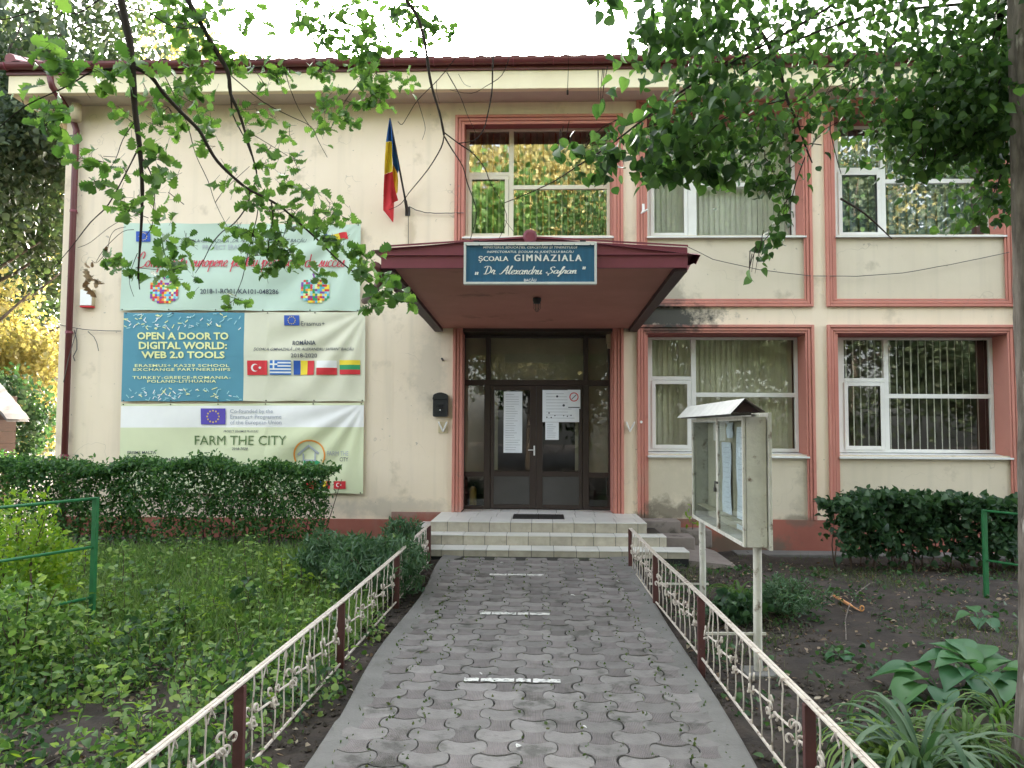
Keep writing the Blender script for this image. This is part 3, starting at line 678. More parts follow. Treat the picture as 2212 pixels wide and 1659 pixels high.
    o, x0, x1, z0, z1 = sheet('small tan no-smoking sign at the top of the right door leaf', 1226, 1253.5, 842, 883, 0, yo=.01)
    cx, cz, r = (x0+x1)/2, z0+(z1-z0)*.62, (x1-x0)*.36; q = MB()
    for k in range(20):
        a, b = 2*math.pi*k/20, 2*math.pi*(k+1)/20; q.add([(cx+r*math.cos(a), y0-.03, cz+r*math.sin(a)), (cx+r*math.cos(b), y0-.03, cz+r*math.sin(b)), (cx+.8*r*math.cos(b), y0-.03, cz+.8*r*math.sin(b)), (cx+.8*r*math.cos(a), y0-.03, cz+.8*r*math.sin(a))], [(0, 3, 2, 1)])
    build('ring', q, M['red_print'], o); q = MB(); q.strap((cx-r*.5, y0-.0305, cz-r*.5), (cx+r*.5, y0-.0305, cz+r*.5), .001, .012, up=(0, 0, 1)); build('cigarette', q, M['ink'], o)
    b = MB().box(x0+.01, x1-.01, y0-.0305, y0-.0298, z0+.015, z0+.03); build('printed_line', b, M['ink'], o)
    # fire extinguisher behind the lower left pane
    cx = XX(1021); e = thing('fire_extinguisher', 'yellowish fire extinguisher behind the lower left door pane', 'extinguisher', (cx, YD+.25, DZ0))
    b = MB(); zb = DZ0; b.tube([(cx, YD+.2, zb), (cx, YD+.2, zb+.02), (cx, YD+.2, zb+.30), (cx, YD+.2, zb+.34), (cx, YD+.2, zb+.36)], [.055, .06, .06, .045, .02], 12); build('cylinder_body', b, M['ext_yellow'], e, smooth=True)
    b = MB().tube([(cx, YD+.2, zb+.36), (cx, YD+.2, zb+.41)], .015, 8); b.strap((cx-.03, YD+.2, zb+.41), (cx+.06, YD+.2, zb+.43), .02, .012); build('valve', b, M['black'], e)
door()
# roof, fascia, gutter
def roof():
    Yf = 12.03; zf1, zf0 = (PY(400, 157, Yf).z+PY(1200, 153, Yf).z)/2, (PY(668, 199, Yf).z+PY(1215, 187.6, Yf).z)/2
    xl = PY(18, 175, Yf).x
    build('fascia', MB().box(xl, XR+.5, Yf, Yf+.12, zf0, zf1), M['fascia'], SB, bevel=.01)
    b = MB(); b.add([(xl, Yf+.01, zf0+.002), (XR+.5, Yf+.01, zf0+.002), (XR+.5, YF+.02, ZTOP+.01), (xl, YF+.02, ZTOP+.01)], [(0, 1, 2, 3)])
    b.add([(xl, YF+.02, ZTOP+.01), (XL+.1, YF+.02, ZTOP+.01), (XL+.1, 21.5, ZTOP+.01), (xl, 21.5, ZTOP+.01)], [(0, 1, 2, 3)])
    build('soffit', b, M['soffit'], SB)
    build('fascia', MB().box(xl, xl+.12, Yf+.121, 21.6, zf0, zf1), M['fascia'], SB)
    b = MB().box(xl-.02, XR+.5, Yf-.03, Yf+.1, zf1-.001, zf1+.10); build('verge_board', b, M['maroon2'], SB)
    zg = zf1+.12
    b = MB(); n = 10; x0 = PY(-40, 140, Yf-.1).x; prof = [(Yf-.09-.075*math.cos(a), zg+.02-.085*math.sin(a)) for a in np.linspace(0, math.pi, n)]
    prof = prof+[(y, z+.006) for y, z in prof[::-1]]
    m_ = len(prof); b.v = [(x0, y, z) for y, z in prof]+[(XR+.5, y, z) for y, z in prof]; b.f = [[i, i+1, m_+i+1, m_+i] for i in range(m_-1)]; b.m = [0]*len(b.f)
    build('gutter', b, M['maroon2'], SB, smooth=False)
    for x in np.arange(x0+.4, XR, .62):
        build('gutter_bracket', MB().tube([(x, Yf-.09-.082*math.cos(a), zg+.02-.092*math.sin(a)) for a in np.linspace(0, math.pi, 8)], .009, 4), M['maroon'], SB)
    # profiled metal sheet roof
    b = MB(); per = .265; xs = np.arange(xl-.1, XR+.6, per/6); ys = np.concatenate([np.arange(Yf-.06, 16.9, .35)])
    z00 = zf1+.185
    for j, y in enumerate(ys):
        for x in xs:
            ph = (x % per)/per; bump = .05*max(0, math.sin(math.pi*ph*1.0))**.7 if True else 0
            b.v.append((x, y, z00+(y-Yf)*.3+bump+(.0)))
    nx = len(xs)
    for j in range(len(ys)-1):
        for i in range(nx-1): b.f.append([j*nx+i, j*nx+i+1, (j+1)*nx+i+1, (j+1)*nx+i]); b.m.append(0)
    build('roof_sheet', b, mat('roof_sheet_metal', (.13, .10, .105), (.09, .07, .075), 3, .6, c3=(.30, .20, .19), s3=3, t3=.6), SB)
    zr = z00+(16.9-Yf)*.3; b = MB().add([(xl-.1, 16.8, zr), (XR+.6, 16.8, zr), (XR+.6, 21.8, z00), (xl-.1, 21.8, z00)], [(0, 1, 2, 3)])
    b.add([(xl+.0, Yf+.1, z00-.01), (xl+.0, 16.8, zr-.01), (xl+.0, 21.6, z00-.01)], [(0, 1, 2)])
    build('roof_back', b, M['maroon'], SB)
    build('roof_hip_cap', MB().tube([PY(22, 128, Yf-.02), PY(30, 124, Yf+.1)+Vector((0, .4, .08)), PY(110, 124, Yf)+Vector((.4, 1.6, .3))], .09, 8), mat('hip_cap_metal', (.30, .12, .13), None, 3, .5), SB)
    # downpipe with hopper
    b = MB(); a = [PY(105, 143, Yf-.09), PY(107, 157, Yf-.09), PY(110, 178, Yf-.09), PY(113, 187, Yf-.08), PY(156, 252, YF-.09), PY(165, 281, YF-.09)]; xq = a[-1].x
    b.tube([a[0]+Vector((0, 0, .05)), a[1]], [.10, .055], 8); b.tube(a[1:]+[Vector((xq, YF-.09, G0+.2))], .05, 10)
    build('downpipe', b, M['maroon2'], SB, smooth=True)
    for z in (1.2, 3.2, 5.2): build('pipe_clip', MB().tube([(xq, YF-.09, z), (xq, YF-.09, z+.04)], .058, 10).box(xq-.02, xq+.02, YF-.06, YF-.001, z, z+.03), M['maroon'], SB)
    p = PY(165, 226, YF-.25); build('vent_pipe', MB().tube([p, p+Vector((0, 0, -.27))], .085, 12), M['tan'], SB, smooth=True)
    xd = X_(2203, 600); build('downpipe', MB().box(xd-.02, xd+.30, YF-.16, YF-.03, G0, ZTOP), M['maroon'], SB, bevel=.02)
roof()
# canopy
def canopy():
    Yc = 8.25; xl, xr = -1.69, 1.55; zb0 = PY(1150, 712, YF).z; zf0, zf1 = PY(900, 579.5, Yc).z, PY(830, 536, Yc).z; zpk = PY(1145, 515, Yc).z; xm = -.105
    zr_ = zf0+.002
    b = MB(); b.prism([(xl, zf0), (xr, zf0), (xr, zf1), (xm, zpk), (xl, zf1)], Yc, Yc+.04)
    cn = build('canopy', b, M['maroon'], SB, bevel=.004)
    ym = zf0+(zf1-zf0)*.62
    build('fascia_lip', MB().box(xl-.012, xr+.012, Yc-.025, Yc-.001, ym, ym+.016), M['maroon'], cn)
    b = MB(); b.add([(xl, Yc-.03, zf1), (xm, Yc-.03, zpk), (xr, Yc-.03, zf1), (xr, Yc-.03, zf1+.02), (xm, Yc-.03, zpk+.02), (xl, Yc-.03, zf1+.02)], [(0, 1, 4, 5), (1, 2, 3, 4)])
    # roof planes with wavy right edge
    zbk = PY(1145, 560, YF).z; zbk = 4.35
    b.add([(xl-.1, Yc-.03, zf1-.03), (xm, Yc-.03, zpk+.02), (xm, YF, zpk+.45), (xl-.1, YF, zf1+.2)], [(0, 1, 2, 3)])
    n = 24
    ed = [(xr+.13+.02*math.sin(k*2.2), Yc-.03+(YF-Yc+.03)*k/n, zf1-.09+.05*abs(math.sin(k*math.pi/3))+.2*k/n) for k in range(n+1)]
    top = [(xm, Yc-.03+(YF-Yc+.03)*k/n, zpk+.02+.43*k/n) for k in range(n+1)]
    for k in range(n): b.add([top[k], top[k+1], ed[k+1], ed[k]], [(0, 1, 2, 3)]); b.add([ed[k], ed[k+1], (ed[k+1][0]-.05, ed[k+1][1], ed[k+1][2]-.10), (ed[k][0]-.05, ed[k][1], ed[k][2]-.10)], [(0, 1, 2, 3)])
    build('canopy_roof', b, M['maroon'], cn)
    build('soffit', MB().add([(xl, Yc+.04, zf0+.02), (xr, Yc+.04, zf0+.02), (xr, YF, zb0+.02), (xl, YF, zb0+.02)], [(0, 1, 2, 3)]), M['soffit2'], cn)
    for x0, x1 in ((xl, xl+.13), (xr-.13, xr)):
        q = MB(); q.add([(x0, Yc+.041, zf0-.035), (x1, Yc+.041, zf0-.035), (x1, YF, zb0-.035), (x0, YF, zb0-.035), (x0, Yc+.041, zf1), (x1, Yc+.041, zf1), (x1, YF, zb0+.3), (x0, YF, zb0+.3)], [(0, 1, 2, 3), (4, 7, 6, 5), (0, 4, 5, 1), (0, 3, 7, 4), (1, 5, 6, 2)])
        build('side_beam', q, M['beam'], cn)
    p = Vector((xm, Yc-.02, zpk+.01)); build('ridge_cap', MB().tube([p+Vector((0, -.03, 0)), p+Vector((0, -.028, 0)), p+Vector((0, 4.2, .42))], [.04, .075, .07], 12), M['maroon'], cn, smooth=True)
    # side gutter, left, with outlet
    q = MB(); q.tube([(xl-.06, Yc, zf0+.02), (xl-.06, YF-.1, zf0+.02)], .055, 8); a = Vector((xl-.06, Yc+.15, zf0-.01)); q.tube([a, PY(826, 606, 8.5), PY(788, 650, 9.3)], .045, 8)
    build('side_gutter', q, M['maroon2'], cn, smooth=True)
    # lamp
    L0 = PZ(1160, 644, (zf0+zb0)/2+.02); lp = thing('canopy_lamp', 'small caged lamp hanging under the entrance canopy', 'lamp', tuple(L0))
    build('lamp_base', MB().tube([L0, L0+Vector((0, 0, -.03)), L0+Vector((0, 0, -.07))], [.055, .055, .042], 12), M['black'], lp)
    gl = MB().tube([L0+Vector((0, 0, -.07)), L0+Vector((0, 0, -.12)), L0+Vector((0, 0, -.155))], [.034, .036, .018], 10); build('lamp_glass', gl, M['cglass'], lp, smooth=True)
    cg = MB()
    for k in range(6):
        a = k*math.pi/3; d = Vector((math.cos(a), math.sin(a), 0)); cg.tube([L0+d*.044+Vector((0, 0, -.06)), L0+d*.046+Vector((0, 0, -.13)), L0+d*.01+Vector((0, 0, -.175))], .003, 4)
    build('cage', cg, M['iron'], lp)
    return Yc, zf0
YC, ZC = canopy()

# ------------------------------------------------------------------ lettering
def font_verts(txt, bold=0, shear=0, space=1.0):
    cu = bpy.data.curves.new('txt', 'FONT'); cu.body = txt; cu.resolution_u = 2; cu.shear = shear; cu.offset = bold; cu.space_character = space; cu.fill_mode = 'FRONT'
    o = bpy.data.objects.new('txt', cu); COL.objects.link(o); bpy.context.view_layer.update()
    me = bpy.data.meshes.new_from_object(o.evaluated_get(bpy.context.evaluated_depsgraph_get()))
    v = [(p.co.x, p.co.y) for p in me.vertices]; f = [list(p.vertices) for p in me.polygons]
    bpy.data.objects.remove(o); bpy.data.meshes.remove(me); bpy.data.curves.remove(cu)
    return v, f
GL = {
 'a': (1.0, [[(.75, .9), (.4, 1), (.1, .6), (.15, .1), (.45, 0), (.7, .4), (.78, 1), (.72, .3), (.85, 0), (1.0, .15)]]),
 'c': (.8, [[(.7, .85), (.45, 1), (.12, .6), (.2, .08), (.5, 0), (.85, .25)]]),
 'd': (1.0, [[(.75, .9), (.4, 1), (.1, .6), (.15, .1), (.45, 0), (.7, .4), (.85, 2.0)], [(.85, 2.0), (.74, .3), (.85, 0), (1.0, .15)]]),
 'e': (.8, [[(0, .3), (.4, .45), (.65, .75), (.5, 1), (.2, .75), (.15, .2), (.45, 0), (.85, .25)]]),
 'f': (.7, [[(0, .2), (.4, 1), (.7, 1.9), (.55, 2.1), (.4, 1.5), (.3, -.5), (.15, -.9), (.3, -.4), (.75, .3)]]),
 'i': (.55, [[(0, .2), (.3, 1), (.25, .2), (.4, 0), (.6, .2)], [(.38, 1.45), (.44, 1.52)]]),
 'l': (.6, [[(0, .2), (.45, 1.4), (.55, 2), (.38, 1.9), (.25, .4), (.4, 0), (.65, .2)]]),
 'm': (1.25, [[(0, .5), (.2, 1), (.2, 0)], [(.2, .5), (.45, 1), (.6, .8), (.6, 0)], [(.6, .5), (.85, 1), (1.0, .8), (1.0, .15), (1.1, 0), (1.3, .2)]]),
 'n': (.9, [[(0, .5), (.2, 1), (.2, 0)], [(.2, .5), (.5, 1), (.65, .8), (.63, .2), (.75, 0), (.95, .2)]]),
 'o': (.9, [[(.45, 1), (.12, .7), (.15, .15), (.45, 0), (.75, .4), (.7, .85), (.45, 1), (.65, .8), (.95, .85)]]),
 'p': (.85, [[(0, .3), (.25, 1), (.15, -.9)], [(.25, .6), (.5, 1), (.75, .7), (.65, .1), (.3, .05)], [(.5, 0), (.9, .2)]]),
 'r': (.75, [[(0, .3), (.25, 1.1), (.3, .9), (.6, .95), (.5, .3), (.6, 0), (.8, .2)]]),
 's': (.7, [[(0, .1), (.4, 1.1), (.45, .6), (.6, .25), (.4, 0), (.1, .1)], [(.4, 0), (.75, .2)]]),
 't': (.6, [[(0, .2), (.35, 1.6), (.25, .3), (.4, 0), (.65, .2)], [(.05, 1.1), (.6, 1.15)]]),
 'ț': (.6, [[(0, .2), (.35, 1.6), (.25, .3), (.4, 0), (.65, .2)], [(.05, 1.1), (.6, 1.15)], [(.35, -.25), (.28, -.5)]]),
 'u': (.95, [[(0, .5), (.2, 1), (.15, .2), (.4, 0), (.65, .4), (.75, 1), (.7, .2), (.85, 0), (1.0, .2)]]),
 'x': (.8, [[(0, .8), (.2, 1), (.35, .6), (.5, .1), (.8, .15)], [(.75, 1), (.45, .6), (.1, 0)]]),
 'D': (1.5, [[(.5, 1.9), (.35, .1), (.1, .1), (.5, 0), (1.1, .3), (1.3, 1.1), (.9, 1.9), (.1, 1.95), (-.1, 1.6)]]),
 'A': (1.35, [[(-.3, .1), (.1, .1), (.7, 1.3), (1.1, 2.1), (1.05, .2), (1.3, .0)], [(.3, .8), (1.35, .95)]]),
 'S': (1.2, [[(1.15, 1.7), (.85, 2.05), (.45, 1.75), (.55, 1.2), (.95, .8), (.85, .2), (.35, 0), (-.1, .25), (.1, .5)], [(.45, -.2), (.38, -.6)]]),
 'C': (1.3, [[(.7, 1.3), (.9, 1.9), (.7, 2.4), (.3, 2.1), (.05, 1.1), (.2, .1), (.6, -.15), (1.1, .1), (1.3, .4)], [(.3, 2.0), (-.2, 1.5), (.05, 1.2)]]),
 '.': (.5, [[(.2, .05), (.26, .08)]]), ' ': (.7, []),
 'l2': (.5, [[(.1, .1), (.02, -.3)], [(.4, .1), (.32, -.3)]]), 'r2': (.5, [[(.1, 2.0), (.02, 1.6)], [(.4, 2.0), (.32, 1.6)]]),
}
def script_verts(chars, wd=.16, slant=.25):
    v = []; f = []; x0 = 0
    for ch in chars:
        adv, strokes = GL[ch]
        for st in strokes:
            P = []; n = len(st)
            for i in range(n-1):
                p0, p1, p2, p3 = st[max(i-1, 0)], st[i], st[i+1], st[min(i+2, n-1)]
                for k in range(4):
                    t = k/4; q = [.5*((2*p1[c])+(-p0[c]+p2[c])*t+(2*p0[c]-5*p1[c]+4*p2[c]-p3[c])*t*t+(-p0[c]+3*p1[c]-3*p2[c]+p3[c])*t**3) for c in (0, 1)]
                    P.append(q)
            P.append(list(st[-1])); P = [(x0+x+y*slant, y) for x, y in P]; b = len(v); zz = (len(v) % 400)*.000008
            for i, p in enumerate(P):
                a, c = P[max(i-1, 0)], P[min(i+1, len(P)-1)]; dx, dy = c[0]-a[0], c[1]-a[1]; L = math.hypot(dx, dy) or 1
                ww = wd*(1.15 if abs(dy) > abs(dx) else .7)/2; zz = (len(v) % 300)*.000012; v += [(p[0]-dy/L*ww, p[1]+dx/L*ww, zz), (p[0]+dy/L*ww, p[1]-dx/L*ww, zz)]
            for i in range(len(P)-1): f.append([b+2*i, b+2*i+1, b+2*i+3, b+2*i+2])
        x0 += adv
    return v, f
class Print:
    """flat print laid on a surface; coordinates are (u right, v down) in a local measuring frame"""
    def __init__(s, surf): s.surf = surf; s.b = {}
    def put(s, m, vs, fs, lift=0):
        s.b.setdefault(m, MB()).add([s.surf(q[0], q[1], lift*3+(q[2] if len(q) > 2 else 0)) for q in vs], fs)
    def rect(s, m, x0, x1, y0, y1, lift=0, nx=1):
        nx = max(1, int(abs(x1-x0)/14)); ny = max(1, int(abs(y1-y0)/14))
        s.put(m, [(x0+(x1-x0)*i/nx, y1+(y0-y1)*j/ny) for j in range(ny+1) for i in range(nx+1)], [(j*(nx+1)+i, j*(nx+1)+i+1, (j+1)*(nx+1)+i+1, (j+1)*(nx+1)+i) for j in range(ny) for i in range(nx)], lift)
    def poly(s, m, pts, lift=0): s.put(m, pts, [list(range(len(pts)))], lift)
    def disc(s, m, cx, cy, r, n=16, lift=0, rx=None): s.poly(m, [(cx+(rx or r)*math.cos(2*math.pi*k/n), cy+r*math.sin(2*math.pi*k/n)) for k in range(n)], lift)
    def fit(s, m, vf, x0, x1, y0, y1, lift=.001):
        v, f = vf; ax = min(p[0] for p in v); bx = max(p[0] for p in v); ay = min(p[1] for p in v); by = max(p[1] for p in v)
        s.put(m, [(x0+(p[0]-ax)/(bx-ax)*(x1-x0), y1-(p[1]-ay)/(by-ay)*(y1-y0), p[2] if len(p) > 2 else 0) for p in v], f, lift)
    def text(s, m, t, x0, x1, y0, y1, bold=.01, shear=0, lift=.001, space=1.0): s.fit(m, font_verts(t, bold, shear, space), x0, x1, y0, y1, lift)
    def star(s, m, cx, cy, r, lift=.001):
        s.poly(m, [(cx+(r if k % 2 == 0 else r*.42)*math.sin(k*math.pi/5), cy-(r if k % 2 == 0 else r*.42)*math.cos(k*math.pi/5)) for k in range(10)], lift)
    def eu(s, x0, x1, y0, y1, m='eu_blue'):
        s.rect(m, x0, x1, y0, y1, .001); cx, cy = (x0+x1)/2, (y0+y1)/2; r = (y1-y0)*.36
        for k in range(12): s.star('star_yellow', cx+r*math.sin(k*math.pi/6), cy-r*math.cos(k*math.pi/6), (y1-y0)*.075, .002)
    def tricol(s, x0, x1, y0, y1, ms, horiz=False):
        for i, m in enumerate(ms):
            if horiz: s.rect(m, x0, x1, y0+(y1-y0)*i/3, y0+(y1-y0)*(i+1)/3, .001)
            else: s.rect(m, x0+(x1-x0)*i/3, x0+(x1-x0)*(i+1)/3, y0, y1, .001)
    def turk(s, x0, x1, y0, y1):
        s.rect('red_print', x0, x1, y0, y1, .001); h = y1-y0; cx, cy = x0+(x1-x0)*.38, (y0+y1)/2
        s.disc('white', cx, cy, h*.27, 18, .0015); s.disc('red_print', cx+h*.08, cy, h*.215, 18, .002); s.star('white', cx+h*.36, cy, h*.13, .0025)
    def finish(s, parent, names):
        for m, b in s.b.items(): build(names.get(m, 'print'), b, M[m], parent)['kind'] = 'stuff'

# ------------------------------------------------------------------ school sign
def sign():
    Y = YC-.10; x0, x1 = PY(1002, 570, Y).x, PY(1289, 570, Y).x; z1, z0 = PY(1145, 523.5, Y).z, PY(1145, 614.4, Y).z
    s = thing('school_sign', 'blue school name board with white frame on the canopy edge', 'sign', ((x0+x1)/2, Y, z0))
    fr = MB(); t = .024
    fr.box(x0, x1, Y-.02, Y+.05, z0, z0+t); fr.box(x0, x1, Y-.02, Y+.05, z1-t, z1); fr.box(x0, x0+t, Y-.02, Y+.05, z0+t, z1-t); fr.box(x1-t, x1, Y-.02, Y+.05, z0+t, z1-t)
    build('sign_frame', fr, mat('sign_frame_paint', (.66, .66, .63), (.56, .56, .54), 5, .5, c3=(.3, .28, .26), s3=9, t3=.66), s, bevel=.003)
    build('sign_board', MB().box(x0+t, x1-t, Y, Y+.03, z0+t, z1-t), mat('sign_blue_sheet', (.026, .125, .235), (.020, .095, .185), 4, .4, stretch=(9, 1, .6)), s)
    P = Print(lambda u, v, l: PY(985+.14844*u, 509.8+.14844*v, Y-.003-l))
    P.text('white', 'MINISTERUL EDUCAȚIEI, CERCETĂRII ȘI TINERETULUI', 395, 1765, 136, 192, .014, .2)
    P.text('white', 'INSPECTORATUL ȘCOLAR AL JUDEȚULUI BACĂU', 450, 1715, 203, 256, .014, .2)
    for dx_, lf_ in ((-4, .0008), (0, .0010), (4, .0012)):
        P.text('white', 'ȘCOALA', 330+dx_, 760+dx_, 290, 388, 0, lift=lf_); P.text('white', 'GIMNAZIALA', 850+dx_*1.4, 1825+dx_*1.4, 270, 366, 0, lift=lf_, space=1.35)
    P.fit('white', script_verts(['D', 'r', '.', ' ', *'Alexandru'], .2), 400, 1255, 430, 560); P.fit('white', script_verts(['S', *'afran'], .22), 1305, 1760, 440, 592)
    P.fit('white', script_verts(['l2'], .2, .1), 272, 330, 520, 568); P.fit('white', script_verts(['r2'], .2, .1), 1838, 1890, 442, 488)
    P.text('white', 'BACĂU', 990, 1168, 608, 662, .02)
    P.finish(s, {'white': 'lettering'})
    for px in (1029, 1259): build('clamp', MB().box(PY(px, 520, Y).x-.03, PY(px, 520, Y).x+.03, Y-.01, Y+.12, z1+.001, z1+.02), M['black'], s)
    # lamp box strip inside the top edge, peeling white tape
    b = MB(); x = x0+.03
    while x < x1-.05:
        l = random.uniform(.06, .16); b.box(x, min(x+l, x1-.03), Y-.022, Y-.0205, z1-.034, z1-.022); x += l+.008
    build('tape', b, M['white'], s)
sign()

# ------------------------------------------------------------------ banners
def banner(lab, corners, regions, seed, cols):
    """corners in measuring units: tl, tr, br, bl"""
    rr = random.Random(seed); Yb = YF-.06; C = [PY(103.7+.3855*u, 449.3+.3855*v, Yb) for u, v in corners]
    ph = [rr.uniform(0, 6) for _ in range(6)]
    xa, xb = min(c.x for c in C), max(c.x for c in C); za, zb = min(c.z for c in C), max(c.z for c in C)
    def fold(x, z):
        u = (x-xa)/(xb-xa); v = (z-za)/(zb-za); e = math.sin(math.pi*min(max(u, 0), 1))**.5*math.sin(math.pi*min(max(v, 0), 1))**.7
        f = .012*math.sin(3.2*u*2.5+2.2*(1-v)*2+ph[0])+.011*math.sin(11*u-5*v+ph[1])+.008*math.sin(6*v+19*u+ph[2])
        # diagonal creases radiating from the upper right grommet
        d = math.atan2(1-v+.02, (1-u)*3+.02); f += .020*math.sin(d*16)*math.exp(-((1-u)*3)**2*.5)*(1 if u > .6 else 0)
        return -e*f*1.7-.006*(1-v)*abs(math.sin(u*math.pi*5))*(1 if v > .5 else .4)
    o = thing('banner', lab, 'banner', tuple((C[3]+C[2])/2), 'printed banners nailed to the facade')
    NX, NZ = 150, 64
    def S(s, t):
        top = C[0].lerp(C[1], s); bot = C[3].lerp(C[2], s); p = top.lerp(bot, t)
        sag = .012*abs(math.sin(s*math.pi*5))*(1-2*t)*-1
        return Vector((p.x, Yb+fold(p.x, p.z), p.z+sag*(1 if t in (0, 1) else 0)))
    for (s0, s1, t0, t1, m, nm) in regions:
        b = MB(); nx = max(2, int(NX*(s1-s0))); nz = max(2, int(NZ*(t1-t0)))
        for j in range(nz+1):
            for i in range(nx+1): b.v.append(tuple(S(s0+(s1-s0)*i/nx, t0+(t1-t0)*j/nz)))
        for j in range(nz):
            for i in range(nx): b.f.append([j*(nx+1)+i, j*(nx+1)+i+1, (j+1)*(nx+1)+i+1, (j+1)*(nx+1)+i]); b.m.append(0)
        build(nm, b, M[m], o, smooth=True)
    g = MB()
    for s in np.linspace(.01, .99, 6):
        for t in (.012, .988):
            p = S(s, t); g.tube([p+Vector((0, -.002, 0)), p+Vector((0, -.012, 0))], .011, 6)
    build('grommet', g, M['iron'], o)
    def surf(u, v, l):
        p = PY(103.7+.3855*u, 449.3+.3855*v, Yb); return Vector((p.x, Yb+fold(p.x, p.z)-.011-l, p.z))
    return o, Print(surf)
def apple(P, cx, cy):
    cols = ['star_yellow', 'purple_print', 'orange_print', 'sky_print', 'crimson', 'green_print', 'pale_yellow', 'pale_teal', 'red_print']; rr = random.Random(int(cx))
    def inside(x, y):
        u, v = (x-cx)/84, (y-cy)/76
        wd = (1-abs(v+.1)**2.6)**.5 if abs(v+.1) < 1 else 0
        if v > .3: wd *= 1-.35*(v-.3)
        top = -.78-.12*math.cos(u*2.2)+.25*math.exp(-(u*4)**2)
        return abs(u) < wd and v > top
    st = 13; out = []
    for k in range(40):
        a = 2*math.pi*k/40; r = 100
        while r > 5 and not inside(cx+r*math.cos(a), cy+r*math.sin(a)): r -= 2
        out.append((cx+r*math.cos(a), cy+r*math.sin(a)))
    for i in range(-7, 7):
        for j in range(-7, 7):
            x, y = cx+i*st+6, cy+j*st+6
            if inside(x, y): m = rr.choice(cols); P.rect(m, x-st/2, x+st/2, y-st/2, y+st/2, .001); P.disc(m, x+st/2, y, 3, 6, .002)
    P.poly('purple_print', [(cx-4, cy-70), (cx+3, cy-72), (cx-8, cy-104), (cx-18, cy-100)], .002); P.poly('green_print', [(cx+2, cy-78), (cx+20, cy-100), (cx+48, cy-96), (cx+30, cy-80)], .002)
def banners():
    nm = {k: 'lettering' for k in ('ink', 'inkgrey', 'pale_yellow', 'green_ink', 'crimson')}; nm.update({'eu_blue': 'printed_flag', 'eu_violet': 'printed_flag', 'star_yellow': 'printed_star'})
    o, P = banner('mint green banner with red script and two puzzle apples', [(425, 82), (1752, 90), (1748, 580), (403, 575)], [(0, 1, 0, 1, 'banner_mint', 'cloth')], 1, None)
    P.eu(497, 577, 132, 190); P.text('inkgrey', 'Erasmus+', 595, 715, 168, 192, 0)
    P.text('inkgrey', 'ROMÂNIA', 1035, 1165, 136, 160, 0); P.text('ink', 'ȘCOALA GIMNAZIALĂ ,,DR. ALEXANDRU ȘAFRAN" BACĂU', 745, 1450, 168, 198, 0, .3); P.text('inkgrey', 'PROIECT ERASMUS PLUS', 865, 1225, 205, 232, .005)
    P.fit('crimson', script_verts([*'Competen', 'ț', *'e europene pentru profesori de succes'], .17), 505, 1665, 245, 362)
    P.text('ink', '2018-1-RO01-KA101-048286', 857, 1290, 455, 482, .008)
    n = 8
    for i, m in enumerate(('blue_print', 'yellow_print', 'red_print')):
        for k in range(4):
            x0, x1 = 1545+43*i+10.8*k, 1545+43*i+10.8*(k+1); f = lambda x: 8*math.sin((x-1545)/130*5); P.poly(m, [(x0+10, 182+f(x0)), (x1+10, 182+f(x1)), (x1, 144+f(x1)), (x0, 144+f(x0))], .001)
    apple(P, 652, 470); apple(P, 1497, 468); P.finish(o, nm)
    o, P = banner('blue and cream banner reading open a door to digital world', [(425, 585), (1778, 580), (1775, 1085), (410, 1085)], [(0, .503, 0, 1, 'banner_teal', 'blue_cloth'), (.503, 1, 0, 1, 'banner_cream', 'cream_cloth')], 2, None)
    y = 'pale_yellow'
    P.text(y, 'OPEN A DOOR TO', 503, 1013, 697, 738, .03); P.text(y, 'DIGITAL WORLD:', 512, 1004, 750, 792, .03); P.text(y, 'WEB 2.0 TOOLS', 525, 990, 803, 843, .03)
    P.text(y, 'ERASMUS+ KA229 SCHOOL', 488, 1015, 875, 891, .012, space=1.1); P.text(y, 'EXCHANGE PARTNERSHIPS', 480, 1022, 897, 913, .012, space=1.1)
    P.text(y, 'TURKEY-GREECE-ROMANIA-', 475, 1025, 942, 958, .012, space=1.1); P.text(y, 'POLAND-LITHUANIA', 557, 945, 963, 979, .012, space=1.1)
    rr = random.Random(5)
    for k in range(150):
        top = rr.random() < .5; yy = rr.uniform(594, 680) if top else rr.uniform(1008, 1080); x = rr.uniform(432, 1080)
        if abs(yy-(636 if top else 1045)) < 12 and rr.random() < .6: pass
        a = rr.uniform(-1.2, .9); l = rr.uniform(7, 12); dx, dy = math.cos(a)*l, math.sin(a)*l; nx, ny = -math.sin(a)*2.2, math.cos(a)*2.2
        P.poly(rr.choice(['pale_yellow', 'pale_teal', 'white', 'pale_teal']), [(x-dx+nx, yy-dy+ny), (x+dx+nx, yy+dy+ny), (x+dx-nx, yy+dy-ny), (x-dx-nx, yy-dy-ny)], .001)
    P.eu(1325, 1410, 602, 658); P.text('ink', 'Erasmus+', 1420, 1550, 636, 660, 0)
    P.text('ink', 'ROMÂNIA', 1370, 1503, 738, 768, .02); P.text('ink', 'ȘCOALA GIMNAZIALĂ ,,DR. ALEXANDRU SAFRAN" BACĂU', 1155, 1718, 778, 804, .005, .3); P.text('ink', '2018-2020', 1363, 1507, 815, 838, .005)
    P.turk(1118, 1232, 855, 936); P.tricol(1377, 1492, 855, 935, ('blue_print', 'yellow_print', 'red_print')); P.tricol(1635, 1750, 853, 933, ('yellow_print', 'green_print', 'red_print'), True)
    P.rect('white', 1506, 1620, 856, 896, .001); P.rect('red_print', 1506, 1620, 896, 935, .001)
    for i in range(9): P.rect('greek_blue' if i % 2 == 0 else 'white', 1247, 1363, 854+i*9, 863+i*9, .001)
